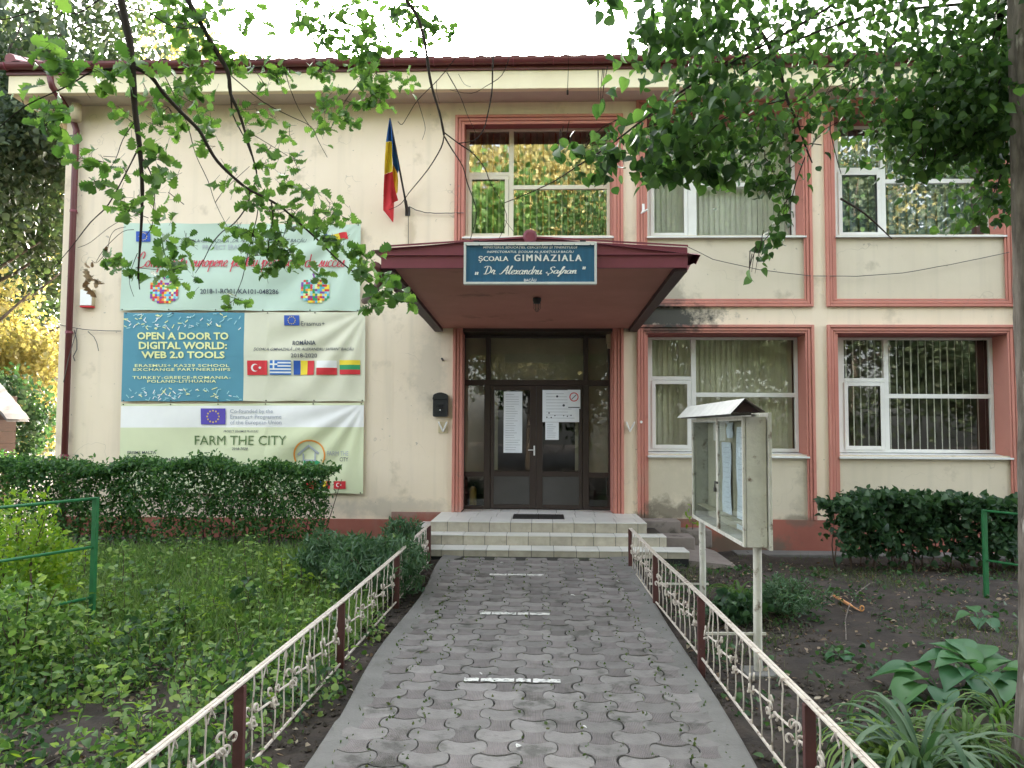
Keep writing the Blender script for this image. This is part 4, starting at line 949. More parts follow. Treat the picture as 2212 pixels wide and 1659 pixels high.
    P.rect('greek_blue', 1247, 1290, 854, 899, .0015); P.rect('white', 1264, 1273, 854, 899, .002); P.rect('white', 1247, 1290, 872, 881, .0021)
    P.finish(o, nm)
    o, P = banner('pale lime banner with white top band reading farm the city', [(410, 1095), (1770, 1090), (1765, 1603), (395, 1600)], [(0, 1, 0, .03, 'banner_lime', 'cloth'), (0, 1, .03, .27, 'white', 'white_band'), (0, 1, .27, 1, 'banner_lime', 'cloth')], 3, None)
    P.eu(858, 995, 1123, 1213, 'eu_violet')
    P.text('inkgrey', 'Co-founded by the', 1020, 1263, 1127, 1156, .005); P.text('inkgrey', 'Erasmus+ Programme', 1020, 1312, 1158, 1188, .005); P.text('inkgrey', 'of the European Union', 1020, 1312, 1190, 1219, .005)
    P.text('ink', 'PROIECT ERASMUS PLUS KA2', 985, 1180, 1245, 1257, .005, .2); P.text('green_ink', 'FARM THE CITY', 820, 1340, 1275, 1328, 0); P.text('ink', '2018-2020', 1035, 1125, 1341, 1356, .01, .2)
    P.text('ink', 'PRISMS MALTA', 447, 608, 1362, 1378, .01); P.text('ink', 'MALTA COLLEGE OF ARTS SCIENCE AND TECHNOLOGY', 447, 1052, 1400, 1418, .01, .2)
    cx, cy = 1466, 1388
    for k in range(28):
        a, b = -math.pi*1.12+math.pi*1.27*k/28, -math.pi*1.12+math.pi*1.27*(k+1)/28
        P.poly('orange_print', [(cx+90*math.cos(a), cy+90*math.sin(a)), (cx+90*math.cos(b), cy+90*math.sin(b)), (cx+81*math.cos(b), cy+81*math.sin(b)), (cx+81*math.cos(a), cy+81*math.sin(a))], .001)
    P.poly('inkgrey', [(1395, 1380), (1462, 1325), (1462, 1338), (1404, 1388)], .001); P.poly('inkgrey', [(1462, 1325), (1522, 1372), (1514, 1382), (1462, 1338)], .001)
    P.rect('inkgrey', 1425, 1434, 1375, 1418, .001); P.rect('inkgrey', 1492, 1501, 1370, 1418, .001); P.rect('inkgrey', 1434, 1492, 1410, 1418, .001)
    for a in (.3, .8, 1.5, 2.3): P.poly('green_print', [(1450+12*math.cos(a)*3, 1440), (1462+44*math.cos(a), 1412), (1480+50*math.cos(a), 1424), (1470+30*math.cos(a), 1446)], .001)
    P.text('inkgrey', 'FARM THE', 1565, 1683, 1363, 1388, .0); P.text('ink', 'CITY', 1633, 1683, 1397, 1420, .0)
    P.tricol(1520, 1580, 1530, 1573, ('blue_print', 'yellow_print', 'red_print')); P.turk(1602, 1670, 1530, 1573)
    P.rect('red_print', 1440, 1500, 1532, 1574, .001); P.finish(o, nm)
banners()

# ------------------------------------------------------------------ things on the facade
def facade_things():
    # flag
    q = lambda u, v: (777.7+.18753*u, 224.7+.18753*v)
    base = PY(*q(546, 1235), YF-.03); tip = PY(*q(345, 165), YF-1.0)
    fl = thing('wall_flag', 'blue yellow and red flag hanging on a dark pole fixed to the wall', 'flag', tuple(base))
    build('pole', MB().tube([base, tip], [.017, .013], 8), M['black'], fl, smooth=True)
    b = MB(); b.box(base.x-.04, base.x+.04, YF-.012, YF-.001, base.z-.07, base.z+.08); b.tube([base+Vector((0, .02, -.03)), base.lerp(tip, .12)], .026, 8); build('bracket', b, M['iron'], fl)
    def fp(u, v, y):
        t = min(1, max(0, (1240-v)/1075)); Yp = YF-.03-.97*t
        return PY(*q(u, v), Yp-y)
    seam = lambda t: None
    def cloth(name, rows, m):
        """rows of (v, u_left, u_right, depth_left, depth_right)"""
        g = MB(); n = 7
        for (v0, a, c, da, dc, v1) in rows:
            for i in range(n): t = i/(n-1); g.v.append(tuple(fp(a+(c-a)*t, v0+(v1-v0)*t, .02+da+(dc-da)*t+.05*math.sin(t*math.pi*1.5+v0*.004))))
        for j in range(len(rows)-1):
            for i in range(n-1): g.f.append([j*n+i, j*n+i+1, (j+1)*n+i+1, (j+1)*n+i]); g.m.append(0)
        build(name, g, M[m], fl, smooth=True)
    cloth('flag_blue', [(185, 335, 352, 0, 0, 185), (300, 317, 362, .02, .02, 300), (435, 299, 370, .05, .03, 428)], 'blue_flag' if 'blue_flag' in M else 'greek_blue')
    cloth('flag_blue', [(190, 348, 354, 0, 0, 190), (430, 366, 398, .0, 0, 430), (600, 370, 428, -.02, 0, 600), (690, 378, 450, -.02, 0, 725), (725, 392, 452, -.02, 0, 745), (775, 420, 436, -.02, 0, 800)], 'greek_blue')
    cloth('flag_yellow', [(437, 298, 369, .05, .03, 430), (620, 285, 370, .08, .04, 620), (810, 279, 374, .08, .05, 775)], 'yellow_print')
    cloth('flag_yellow', [(690, 376, 379, -.01, -.01, 692), (770, 374, 432, -.01, -.01, 800), (900, 382, 440, -.01, -.02, 880), (980, 396, 434, -.01, -.02, 1010), (1030, 408, 426, -.01, -.02, 1030)], 'yellow_print')
    cloth('flag_red', [(812, 279, 374, .08, .05, 777), (1000, 270, 396, .1, .02, 950), (1180, 267, 440, .1, .0, 1112), (1225, 268, 392, .1, .04, 1128), (1290, 322, 389, .08, .04, 1250), (1362, 378, 384, .06, .05, 1362)], 'red_print')
    # cables
    def cable(lab, pts, r=.008, parent=None):
        b = MB(); P = []
        for i in range(len(pts)-1):
            for t in np.linspace(0, 1, 5)[:-1]: P.append(Vector(pts[i]).lerp(Vector(pts[i+1]), t)+Vector((0, 0, random.uniform(-.003, .003))))
        P.append(Vector(pts[-1])); o = build('cable', b.tube(P, r, 5), M['wire'], None, loc=P[0]); tag(o, lab, 'cable', 'cables strung along the facade')
    Yc = YF-.05; g = lambda x, y: PY(x, y, Yc)
    cable('sagging grey cable from the flag pole to the upper window', [g(884, 446), g(897, 453), g(918, 459), g(940, 461), g(985, 460), g(1003, 460)], .007)
    cable('dark cable hanging straight down below the flag pole', [g(882, 458), g(882, 528)], .006)
    cable('thin cable running from banners to the downpipe', [g(160, 708), g(185, 712), g(216, 714), g(262, 715)], .006)
    cable('loose cable end dangling beside the downpipe', [g(190, 716), g(203, 728), g(209, 740), g(213, 758)], .006)
    cable('cable loop hanging down along the left downpipe', [PY(167, 708, YF-.16), PY(158, 740, YF-.17), PY(148, 775, YF-.16), PY(137, 826, YF-.14)], .006)
    cable('dark cable loop curling at the downpipe clip', [g(160, 712), g(166, 735), g(166, 755), g(158, 770), g(162, 780)], .008)
    cable('long thin cable sagging across the upper right panels', [g(1480, 530), g(1540, 560), g(1640, 583), g(1750, 596), g(1850, 597), g(1950, 590), g(2050, 572), g(2180, 545)], .006)
    cable('cable reaching away from the wall corner to the left', [g(160, 708), PY(130, 702, YF), PY(60, 699, YF+3)], .006)
    # siren box
    x0, x1 = PY(173.5, 645, YF-.08).x, PY(200, 645, YF-.08).x; z1, z0 = PY(180, 624.7, YF-.08).z, PY(180, 664, YF-.08).z
    s = thing('alarm_siren', 'cream alarm siren box with red base by the downpipe', 'siren', ((x0+x1)/2, YF, z0))
    build('housing', MB().box(x0, x1, YF-.09, YF-.001, z0+.03, z1), M['tan'], s, bevel=.008); build('front_cover', MB().box(x0+.006, x1-.006, YF-.102, YF-.0905, z0+.032, z1-.006), M['white'], s, bevel=.004)
    build('red_base', MB().box(x0, x1, YF-.095, YF-.002, z0, z0+.028), M['red_print'], s, bevel=.008)
    # mailbox
    x0, x1 = PY(935, 875, YF-.1).x, PY(967, 875, YF-.1).x; z0, z1 = PY(950, 900, YF-.1).z, PY(950, 855, YF-.1).z; cx = (x0+x1)/2; r = (x1-x0)/2
    s = thing('mailbox', 'small black wall mailbox with arched top beside the entrance', 'mailbox', (cx, YF, z0))
    prof = [(x0, z0+.02), (x0+.01, z0), (x1-.01, z0), (x1, z0+.02)]+[(cx+r*math.cos(a), z1+.05*math.sin(a)) for a in np.linspace(0, math.pi, 12)]
    build('body', MB().prism(prof, YF-.10, YF-.001), M['black'], s, bevel=.004)
    lid = [(cx+(r+.006)*math.cos(a), z1-.05+(.105)*math.sin(a)) for a in np.linspace(0, math.pi, 12)]+[(x0-.006, z1-.06), (x1+.006, z1-.06)][0:2]
    build('lid', MB().prism(lid, YF-.115, YF-.101), M['black'], s, bevel=.003)
    e = MB()
    for a in range(-2, 3): e.tube([(cx+a*.012, YF-.112, z0+.13), (cx+a*.022, YF-.112, z0+.17+.01*(2-abs(a))), (cx+a*.016, YF-.112, z0+.20)], .004, 4)
    e.tube([(cx-.05, YF-.112, z0+.09), (cx, YF-.113, z0+.075), (cx+.05, YF-.112, z0+.09)], .006, 4); build('relief_emblem', e, M['black'], s); build('lock', MB().tube([(cx, YF-.101, z0+.105), (cx, YF-.118, z0+.105)], .010, 8), M['sillm'], s)
    # V shaped flag holders
    for lab, px, bp in (('rusty V shaped flag holder on a plate below the mailbox', 957, True), ('cream V shaped flag holder on the pilaster right of the entrance', 1361, False)):
        p = PY(px, 932, YF-.02); s = thing('flag_holder', lab, 'flag holder', tuple(p), 'flag holders beside the entrance')
        build('plate', MB().box(p.x-.075, p.x+.075, YF-.012, YF-.001, p.z-.03, p.z+.16), M['cream'] if not bp else M['tan'], s)
        b = MB()
        for d in (-1, 1): b.tube([p, p+Vector((d*.065, -.06, .15))], .013, 8)
        build('holder_tubes', b, M['white'], s)
    # sensor box at door top
    p0, p1 = PY(1310, 752, YD-.12), PY(1327, 721, YD-.12); s = MB().box(p0.x, p1.x, YD-.14, YD-.002, p0.z+.08, p1.z); s.box(p0.x+.02, p1.x, YD-.16, YD-.002, p0.z, p0.z+.08)
    tag(build('sensor_box', s, M['tan'], None, loc=(p0.x, YD, p0.z), bevel=.012), 'beige sensor box in the upper right corner of the doorway', 'sensor')
    p = PY(957, 778, YF); s = MB().tube([p, p+Vector((-.01, -.07, .02))], .016, 8); tag(build('pipe_stub', s, M['black'], None, loc=p), 'short black pipe stub sticking out left of the doorway', 'pipe')
    p = PY(1384.7, 911.5, YF-.03); tag(build('wall_button', MB().tube([p+Vector((0, .02, 0)), p+Vector((0, -.03, 0))], .022, 10), M['white'], None, loc=p), 'round white button on the salmon jamb right of the door', 'button')
    # small horn stuck at the upper pilaster
    a = PY(1389, 455, YF-.1); s = MB().tube([a, a+Vector((-.03, -.02, -.05)), a+Vector((.06, -.1, -.01))], [.012, .012, .018], 6); s.box(a.x-.01, a.x+.03, YF-.07, YF-.056, a.z-.02, a.z+.12)
    tag(build('wall_hook', s, M['white'], None, loc=a), 'bent white hook on the moulding right of the middle upper window', 'hook')
facade_things()

# ------------------------------------------------------------------ railings
def railing(lab, pts, sgn):
    """pts: list of (x, y, ztop) of the posts' tops, near to far"""
    r = thing('garden_railing', lab, 'railing', (pts[0][0], pts[0][1], gz(pts[0][0], pts[0][1])), 'low iron railings along the path')
    # post
    for (x, y, z) in pts[(0 if pts[0][1] > 3 else 1):]:
        zb = gz(x, y)-.1; build('post', MB().box(x-.027, x+.027, y-.02, y+.02, zb, z-.012), M['post'], r, bevel=.003)
    hh = .53
    bal = MB(); bal.tube([(0, 0, 0), (.004, 0, .12), (-.005, 0, .27), (.004, 0, .40), (0, 0, .47)], (.0046), 5)
    mb = bal.mesh('baluster', mats=[M['rail']], smooth=True)
    def curl(k):
        b = MB()
        for s in (-1, 1):
            for t in (0, 1):
                P = []
                for i in range(9):
                    a = i/8*4.6; rad = .022*(1-.07*i); P.append((.008*s*(1 if t else -1), s*(.022-rad*math.cos(a)), .022+rad*math.sin(a)+(.0 if t else -.045)))
                b.tube(P, .0048, 4)
        b.tube([(-.012, -.01, -.03), (.012, .01, -.03)], .006, 4); return b.mesh('scroll', mats=[M['rail']], smooth=True)
    ms = curl(0)
    b = MB()
    for s in (-1, 1):
        P = [(0, s*(.004+.016*(1-math.cos(a))), -.008-.018*a) for a in np.linspace(0, math.pi, 8)]; b.tube(P, .0042, 4)
    mt = b.mesh('top_curl', mats=[M['rail']], smooth=True)
    b = MB(); b.tube([(0, -.028, -.02), (0, 0, .014), (0, .028, -.02)], .0042, 4); mf = b.mesh('foot_curl', mats=[M['rail']], smooth=True)
    for (p, q) in zip(pts[:-1], pts[1:]):
        p, q = Vector(p), Vector(q); L = (q-p).length
        if q.y < 2.2: continue
        for dx in (-.011, .011):
            build('top_rail', MB().strap(p+Vector((dx, 0, .0)), q+Vector((dx, 0, .0)), .019, .012), M['rail'], r, bevel=.003)
        lo = Vector((0, 0, -.475)); build('bottom_rail', MB().strap(p+lo, q+lo, .012, .012), M['rail'], r)
        n = 2*max(3, int(round(L/.36))); d = (q-p).normalized(); pitch = math.atan2(d.z, d.y)
        for k in range(1, n):
            c = p+(q-p)*(k/n); c.z -= .003
            if c.y < 2.6: continue
            sh = random.uniform(-.15, .15); lean = random.uniform(-.12, .12)
            link('baluster', mb, r, c+lo+Vector((0, 0, .0)), (lean, random.uniform(-.03, .03), 0), (1, 1, 1.0))
            if k % 2: link('scroll', ms, r, c+Vector((0, .01, -.235+random.uniform(-.008, .008))), (pitch+random.uniform(-.3, .3), random.uniform(-.2, .2), random.uniform(-.5, .5)), (1.5, 1.45, 1.5))
            if k % 2 == 0: link('top_curl', mt, r, c+Vector((0, .03, -.006)), (pitch, 0, random.uniform(-.2, .2)))
            else: link('foot_curl', mf, r, c+lo+Vector((0, .03, .012)), (pitch, 0, 0))
        b = MB()
        for k in range(n//2):
            a, c = p+(q-p)*((2*k-.85)/n if k else .1/n), p+(q-p)*((2*k+.85)/n); a.z -= .195; c.z -= .275
            if c.y < 2.6: continue
            b.tube([a, a.lerp(c, .12)+Vector((0, 0, -.02)), a.lerp(c, .5), a.lerp(c, .88)+Vector((0, 0, .02)), c], .0068, 5)
        if b.v: build('middle_bar', b, M['rail'], r)
lp = [(-1.62, 2.0, .36), (-1.52, 4.05, .395), (-1.544, 6.215, .336), (-1.443, 8.062, .412), (-1.43, 10.29, .44)]
rp = [(1.36, 1.85, .33), (1.31, 3.95, .385), (1.253, 6.226, .418), (1.181, 8.124, .432), (1.14, 9.97, .458)]
railing('low cream railing with scrolls along the left path edge', lp, -1)
railing('low cream railing with scrolls along the right path edge', rp, 1)

# ------------------------------------------------------------------ notice board
def notice_board():
    y0, y1 = 6.2, 8.25; xf = 1.60; zb, zt = .79, 1.80; dp = .16; o = thing('notice_board', 'weathered cream glass-fronted notice case on two posts', 'notice board', (1.75, 7.2, gz(1.75, 7.2)))
    yr, yl = PZ(1639, 1350, .1).y, 8.3
    def col(y, x, zt_, nm='post'):
        zb_ = gz(x, y)-.15; n = 7; P = [(x+random.uniform(-.003, .003), y, zb_+(zt_-zb_)*i/n) for i in range(n+1)]
        build(nm, MB().tube(P, .034, 10), M['case'], o, smooth=True)
    col(6.33, 1.715, zt+.02); col(8.30, 1.69, zt)
    build('back_board', MB().box(xf+dp+.01, xf+dp+.035, y0-.03, y1+.02, zb-.02, zt+.03), M['case'], o, bevel=.004)
    build('back_board', MB().box(xf+dp-.022, xf+dp+.008, y0+.03, y1-.03, zb+.03, zt-.03), M['casein'], o)
    c = MB(); c.box(xf+.005, xf+dp, y0, y0+.022, zb, zt); c.box(xf+.005, xf+dp, y1-.022, y1, zb, zt); c.box(xf+.005, xf+dp, y0+.022, y1-.022, zb, zb+.022); c.box(xf+.005, xf+dp, y0+.022, y1-.022, zt-.022, zt)
    build('case_body', c, M['case'], o, bevel=.003)
    ym = PX(1553.5, 1000, xf).y
    for (a, b) in ((y0, ym-.003), (ym+.003, y1)):
        f = MB(); t = .03; f.box(xf-.022, xf, a, a+t, zb, zt); f.box(xf-.022, xf, b-t, b, zb, zt); f.box(xf-.022, xf, a+t, b-t, zb, zb+t); f.box(xf-.022, xf, a+t, b-t, zt-t, zt)
        d = build('case_door', f, M['case'], o, bevel=.003)
        build('glass_sheet', MB().box(xf-.012, xf-.009, a+t, b-t, zb+t, zt-t), M['cglass'], d)
        build('shelf_strip', MB().box(xf+.02, xf+.10, a+.03, b-.03, zb+.14, zb+.15), M['casein'], d)
    zl = PX(1547, 1045, xf).z; b = MB().box(xf-.034, xf-.023, ym-.05, ym+.05, zl+.01, zl+.03); b.tube([(xf-.04, ym, zl+.01), (xf-.04, ym-.012, zl-.03), (xf-.04, ym+.012, zl-.03), (xf-.04, ym, zl+.01)], .006, 5); b.box(xf-.05, xf-.03, ym-.018, ym+.018, zl-.06, zl-.025)
    build('padlock', b, M['iron'], o, bevel=.002)
    k = 0
    for (a, bq, z0, z1) in ((6.27, 6.62, .95, 1.68), (6.70, 6.98, .84, 1.72), (7.10, 7.34, 1.62, 1.76), (7.18, 7.52, .93, 1.58), (6.33, 6.55, 1.70, 1.77)):
        g = MB(); n = 6
        for j in range(n+1):
            for i in range(5): g.v.append((xf+dp-.03-.012*abs(math.sin(i+j*.7+k)), a+(bq-a)*i/4, z0+(z1-z0)*j/n))
        for j in range(n):
            for i in range(4): g.f.append([j*5+i, j*5+i+1, (j+1)*5+i+1, (j+1)*5+i]); g.m.append(0)
        build('paper', g, M['paper'], o); k += 1
        ln = MB(); z = z1-.05
        while z < z1-.02 or z > z0+.05:
            ln.box(xf+dp-.0472, xf+dp-.0465, a+.05, bq-random.uniform(.05, .2), z, z+.003); z -= .045
            if z < z0+.05: break
        build('text_lines', ln, M['inkgrey'], o)['kind'] = 'stuff'
    # little gable roof along the case
    xr, zr = 1.555, 1.935
    for (xe, ze, m) in ((1.452, 1.825, 'case'), (1.70, 1.84, 'iron')):
        for (a, b) in ((6.02, 7.28), (7.285, 8.33)):
            q = MB(); nx, nz = (xe-xr), (ze-zr); L = math.hypot(nx, nz); px, pz = -nz/L*.014*(1 if xe > xr else -1), nx/L*.014*(1 if xe > xr else -1)
            vs = [(xr, a, zr), (xe, a, ze), (xe, b, ze), (xr, b, zr), (xr+px, a, zr-abs(pz)), (xe+px, a, ze-abs(pz)), (xe+px, b, ze-abs(pz)), (xr+px, b, zr-abs(pz))]
            q.add(vs, [(0, 1, 2, 3), (7, 6, 5, 4), (0, 4, 5, 1), (1, 5, 6, 2), (2, 6, 7, 3), (3, 7, 4, 0)]); build('roof_board', q, mat('roof_board_paint', (.60, .59, .55), (.48, .47, .44), 9, .8, .3) if m == 'case' else M['bark'], o, bevel=.002)
    for y in (6.08, 8.25): build('gable_board', MB().prism([(1.50, 1.83), (1.69, 1.83), (xr, zr-.02)], y, y+.02), M['beam'], o)
    g = MB().box(1.47, 1.62, 6.1, 8.25, 1.808, 1.822); build('eave_board', g, M['iron'], o)
    for y, x, w_ in ((6.33, 1.715, .42), (8.3, 1.69, .55)):
        build('foot_bar', MB().strap((x-w_, y, .10), (x+.06, y, .105), .025, .018), M['case'], o)
    build('concrete_footing', MB().box(1.6, 1.88, 6.2, 6.46, gz(1.7, 6.3)-.1, gz(1.7, 6.3)+.02), M['concrete'], o, bevel=.01)
notice_board()

# ------------------------------------------------------------------ green fences
def gfence(lab, posts, heights, top):
    o = thing('green_fence', lab, 'fence', (posts[0][0], posts[0][1], gz(*posts[0])), 'green metal rail fences')
    for (x, y) in posts: build('post', MB().box(x-.022, x+.022, y-.022, y+.022, gz(x, y)-.1, top), M['greenp'], o, bevel=.003)
    for (p, q) in zip(posts[:-1], posts[1:]):
        for h in heights: build('rail', MB().tube([(p[0], p[1], h), ((p[0]+q[0])/2, (p[1]+q[1])/2, h-.012), (q[0], q[1], h)], .013, 6), M['greenp'], o, smooth=True)
pl = PG(197, 1372); top = PY(213, 1074, pl.y).z; mid = PY(203, 1181, pl.y).z; low = PY(201, 1290, pl.y).z
gfence('green metal fence in the left garden by the yellow-green shrub', [(pl.x, pl.y), (pl.x-.75, pl.y-1.55), (pl.x-1.5, pl.y-3.1)], (top-.01, mid, low), top)
pr = PG(2131, 1287); top = PY(2125, 1101, pr.y).z; mid = PY(2124, 1210, pr.y).z
gfence('green metal fence beside the trunk on the right', [(pr.x, pr.y), (pr.x+.9, pr.y-1.3), (pr.x+1.8, pr.y-2.6)], (top-.01, mid), top)

# ------------------------------------------------------------------ foreground oak (trunk outside the picture, its limbs hang in)
def zc1(pts): return [(.3907*x, .3907*y) for x, y in pts]
def zc2(pts): return [(777.7+.3126*x, .3126*y) for x, y in pts]
def limb(mb, pts, d0, d1, r0, r1, n=6, wob=0.0):
    P = []
    m = len(pts)
    for i, (x, y) in enumerate(pts):
        t = i/(m-1); P.append(PY(x, y, d0+(d1-d0)*t))
    Q = []
    for i in range(m-1):
        p0, p1, p2, p3 = P[max(i-1, 0)], P[i], P[i+1], P[min(i+2, m-1)]
        for k in range(3):
            t = k/3; Q.append(.5*((2*p1)+(p2-p0)*t+(2*p0-5*p1+4*p2-p3)*t*t+(-p0+3*p1-3*p2+p3)*t**3))
    Q.append(P[-1]); rs = [r0+(r1-r0)*i/(len(Q)-1) for i in range(len(Q))]
    rs = [r*random.uniform(.88, 1.14) for r in rs]
    mb.tube(Q, rs, n); return Q
def oak():
    T = Vector((-3.4, 1.2, gz(-3.4, 1.2))); o = thing('oak_tree', 'oak with dark bare limbs and lobed leaves hanging over the left of the view', 'tree', tuple(T))
    b = MB(); b.tube([T+Vector((0, 0, -.2)), T+Vector((0, 0, .4)), T+Vector((.05, .1, 2.5)), T+Vector((.2, .5, 4.6)), T+Vector((.3, .6, 7)), T+Vector((.2, .4, 10))], [.34, .27, .23, .2, .15, .06], 12)
    build('trunk', b, M['bark'], o, smooth=True)
    D = 4.3; px = D/F
    S = [ # traced limbs: points, near depth, far depth, start and end radius in picture units
     (zc1([(670, -120), (670, 0), (720, 250), (735, 420), (745, 600), (770, 800), (785, 1000), (785, 1150), (775, 1350), (765, 1500), (772, 1600)]), 4.3, 4.3, 9.5, 1),
     (zc1([(738, 370), (830, 420), (900, 510), (1000, 620), (1100, 720), (1150, 810), (1200, 890), (1290, 980), (1380, 1050), (1480, 1100), (1560, 1150), (1640, 1220), (1750, 1320), (1850, 1420), (1950, 1500), (2080, 1590)]), 4.3, 4.8, 5, 1.2),
     (zc1([(1010, -110), (1040, 0), (1110, 130), (1200, 290), (1260, 400), (1275, 520), (1320, 620), (1370, 780), (1400, 880), (1420, 970), (1400, 1030)]), 4.9, 4.9, 7, 1),
     (zc1([(1275, 520), (1290, 640), (1350, 760), (1390, 860)]), 4.9, 4.95, 2, .8), (zc1([(740, 370), (600, 380), (500, 400), (400, 460), (300, 510), (150, 580), (0, 700), (-60, 760)]), 4.3, 4.2, 2.6, .8),
     (zc1([(0, 110), (60, 100), (180, 65), (300, 45), (420, 75), (530, 10), (600, -40)]), 4.2, 4.4, 1.2, 2), (zc1([(420, 75), (400, 130)]), 4.3, 4.3, .8, .5),
     (zc1([(560, -60), (590, 0), (700, 40), (820, 70), (900, 120), (1000, 155), (1100, 150), (1200, 130)]), 4.4, 4.6, 2.5, 1), (zc1([(640, 30), (665, 100), (690, 190), (712, 260)]), 4.35, 4.3, 2, 1.4),
     (zc1([(760, 830), (700, 950), (600, 1130), (500, 1230), (400, 1360), (300, 1480), (250, 1560)]), 4.3, 4.2, 1.8, .6), (zc1([(740, 680), (680, 770), (640, 880), (600, 940)]), 4.3, 4.25, 1.2, .6),
     (zc1([(790, 880), (830, 950), (855, 1050), (850, 1150), (840, 1250), (800, 1310)]), 4.3, 4.3, 1.7, .7), (zc1([(1380, 1060), (1370, 1130), (1300, 1230), (1230, 1280), (1170, 1350), (1130, 1430), (1080, 1510)]), 4.6, 4.6, 1.8, .7),
     (zc1([(1500, 1120), (1510, 1200), (1490, 1300), (1480, 1400)]), 4.6, 4.6, 2, .7), (zc1([(1430, 1090), (1420, 1200), (1370, 1400), (1340, 1540), (1300, 1640), (1290, 1690)]), 4.6, 4.6, 1.2, .6),
     (zc1([(900, 400), (980, 560), (1040, 700), (1080, 850), (1150, 1000), (1190, 1120), (1260, 1260)]), 4.7, 4.8, 1.2, .6), (zc1([(1280, 420), (1450, 560), (1600, 640), (1720, 700), (1760, 780), (1810, 870)]), 5, 5.1, 1.2, .6),
     (zc1([(1300, 330), (1540, 350), (1600, 480), (1650, 600), (1720, 710)]), 5, 5.1, 1, .7), (zc1([(740, 180), (800, 220), (860, 270), (900, 330)]), 4.4, 4.5, 1.4, .7), (zc1([(730, 200), (800, 290), (860, 340)]), 4.4, 4.5, 1.1, .6),
     (zc1([(1190, 1120), (1250, 1040), (1380, 920)]), 4.8, 4.8, .8, .5), (zc1([(700, 1200), (600, 1260), (500, 1340), (430, 1370)]), 4.3, 4.3, .7, .5), (zc1([(740, 1270), (680, 1280), (600, 1350), (560, 1400), (530, 1450)]), 4.3, 4.3, .8, .6),
     (zc1([(760, 1400), (730, 1480), (715, 1560), (740, 1640)]), 4.3, 4.3, .8, .5), (zc1([(1750, 1320), (1760, 1230), (1840, 1180)]), 4.7, 4.7, 1, .5), (zc1([(1600, 1190), (1560, 1330), (1500, 1480)]), 4.7, 4.7, 1, .5),
     (zc1([(1850, 0), (1800, 120), (1700, 260), (1560, 340), (1420, 370), (1250, 350)]), 5.8, 5.6, 1.4, .8), (zc1([(2200, 150), (2080, 350), (1950, 500), (1860, 640), (1820, 740)]), 6, 5.8, 1.4, .7),
     (zc2([(320, -60), (320, 0), (390, 100), (430, 220), (460, 370), (480, 520), (510, 650), (550, 780), (575, 900), (580, 935)]), 5.0, 5.0, 4.2, 2.2), (zc2([(580, 935), (560, 1020), (470, 1170), (340, 1330), (280, 1410), (200, 1450)]), 5.0, 5.1, 1.7, .6),
     (zc2([(580, 915), (680, 990), (780, 1060), (860, 1160), (900, 1260), (980, 1400), (1015, 1520), (960, 1650)]), 5.0, 5.2, 1.6, .6), (zc2([(580, 940), (640, 1040), (710, 1150), (740, 1260), (790, 1400), (805, 1500), (760, 1659)]), 5.0, 5.2, 1.7, .8),
     (zc2([(850, -60), (860, 0), (900, 130), (920, 300), (915, 500), (910, 640), (880, 800), (850, 900), (790, 970), (680, 990)]), 5.2, 5.0, 2.2, 1.3), (zc2([(840, 0), (800, 200), (660, 400), (540, 550), (400, 690), (330, 800), (290, 860), (262, 840)]), 5.2, 5.3, 1.1, .8),
     (zc2([(600, 500), (690, 660), (740, 790), (800, 920)]), 5.2, 5.2, 1.2, .5), (zc2([(1030, 400), (980, 520), (880, 590), (770, 645), (620, 620)]), 5.3, 5.3, 1, .5), (zc2([(680, 510), (720, 580), (765, 600)]), 5.3, 5.3, .6, .4),
     (zc2([(530, 560), (530, 640), (550, 715)]), 5.2, 5.2, .6, .4), (zc2([(400, 700), (440, 830), (450, 900), (430, 965)]), 5.3, 5.3, .7, .5), (zc2([(1000, 1520), (1060, 1600)]), 5.2, 5.2, .6, .4)]
    for i, (pts, d0, d1, r0, r1) in enumerate(S):
        m = MB(); Q = limb(m, pts, d0, d1, r0*d0/F, r1*d1/F, 7 if r0 > 3 else 5); build('limb' if r0 > 3 else 'twig', m, M['twig'], o, smooth=True)
    m = MB()
    for pts, d0 in ((S[0][0], 4.3), (S[2][0], 4.9), (S[28][0], 5.0)):
        p = PY(*pts[0], d0); m.tube([p, p+Vector((-.2, -.2, .5)), T.lerp(p, .5)+Vector((0, 0, 3.0)), T+Vector((.2, .5, 4.9))], [.04, .05, .08, .1], 8)
    build('limb', m, M['twig'], o, smooth=True)
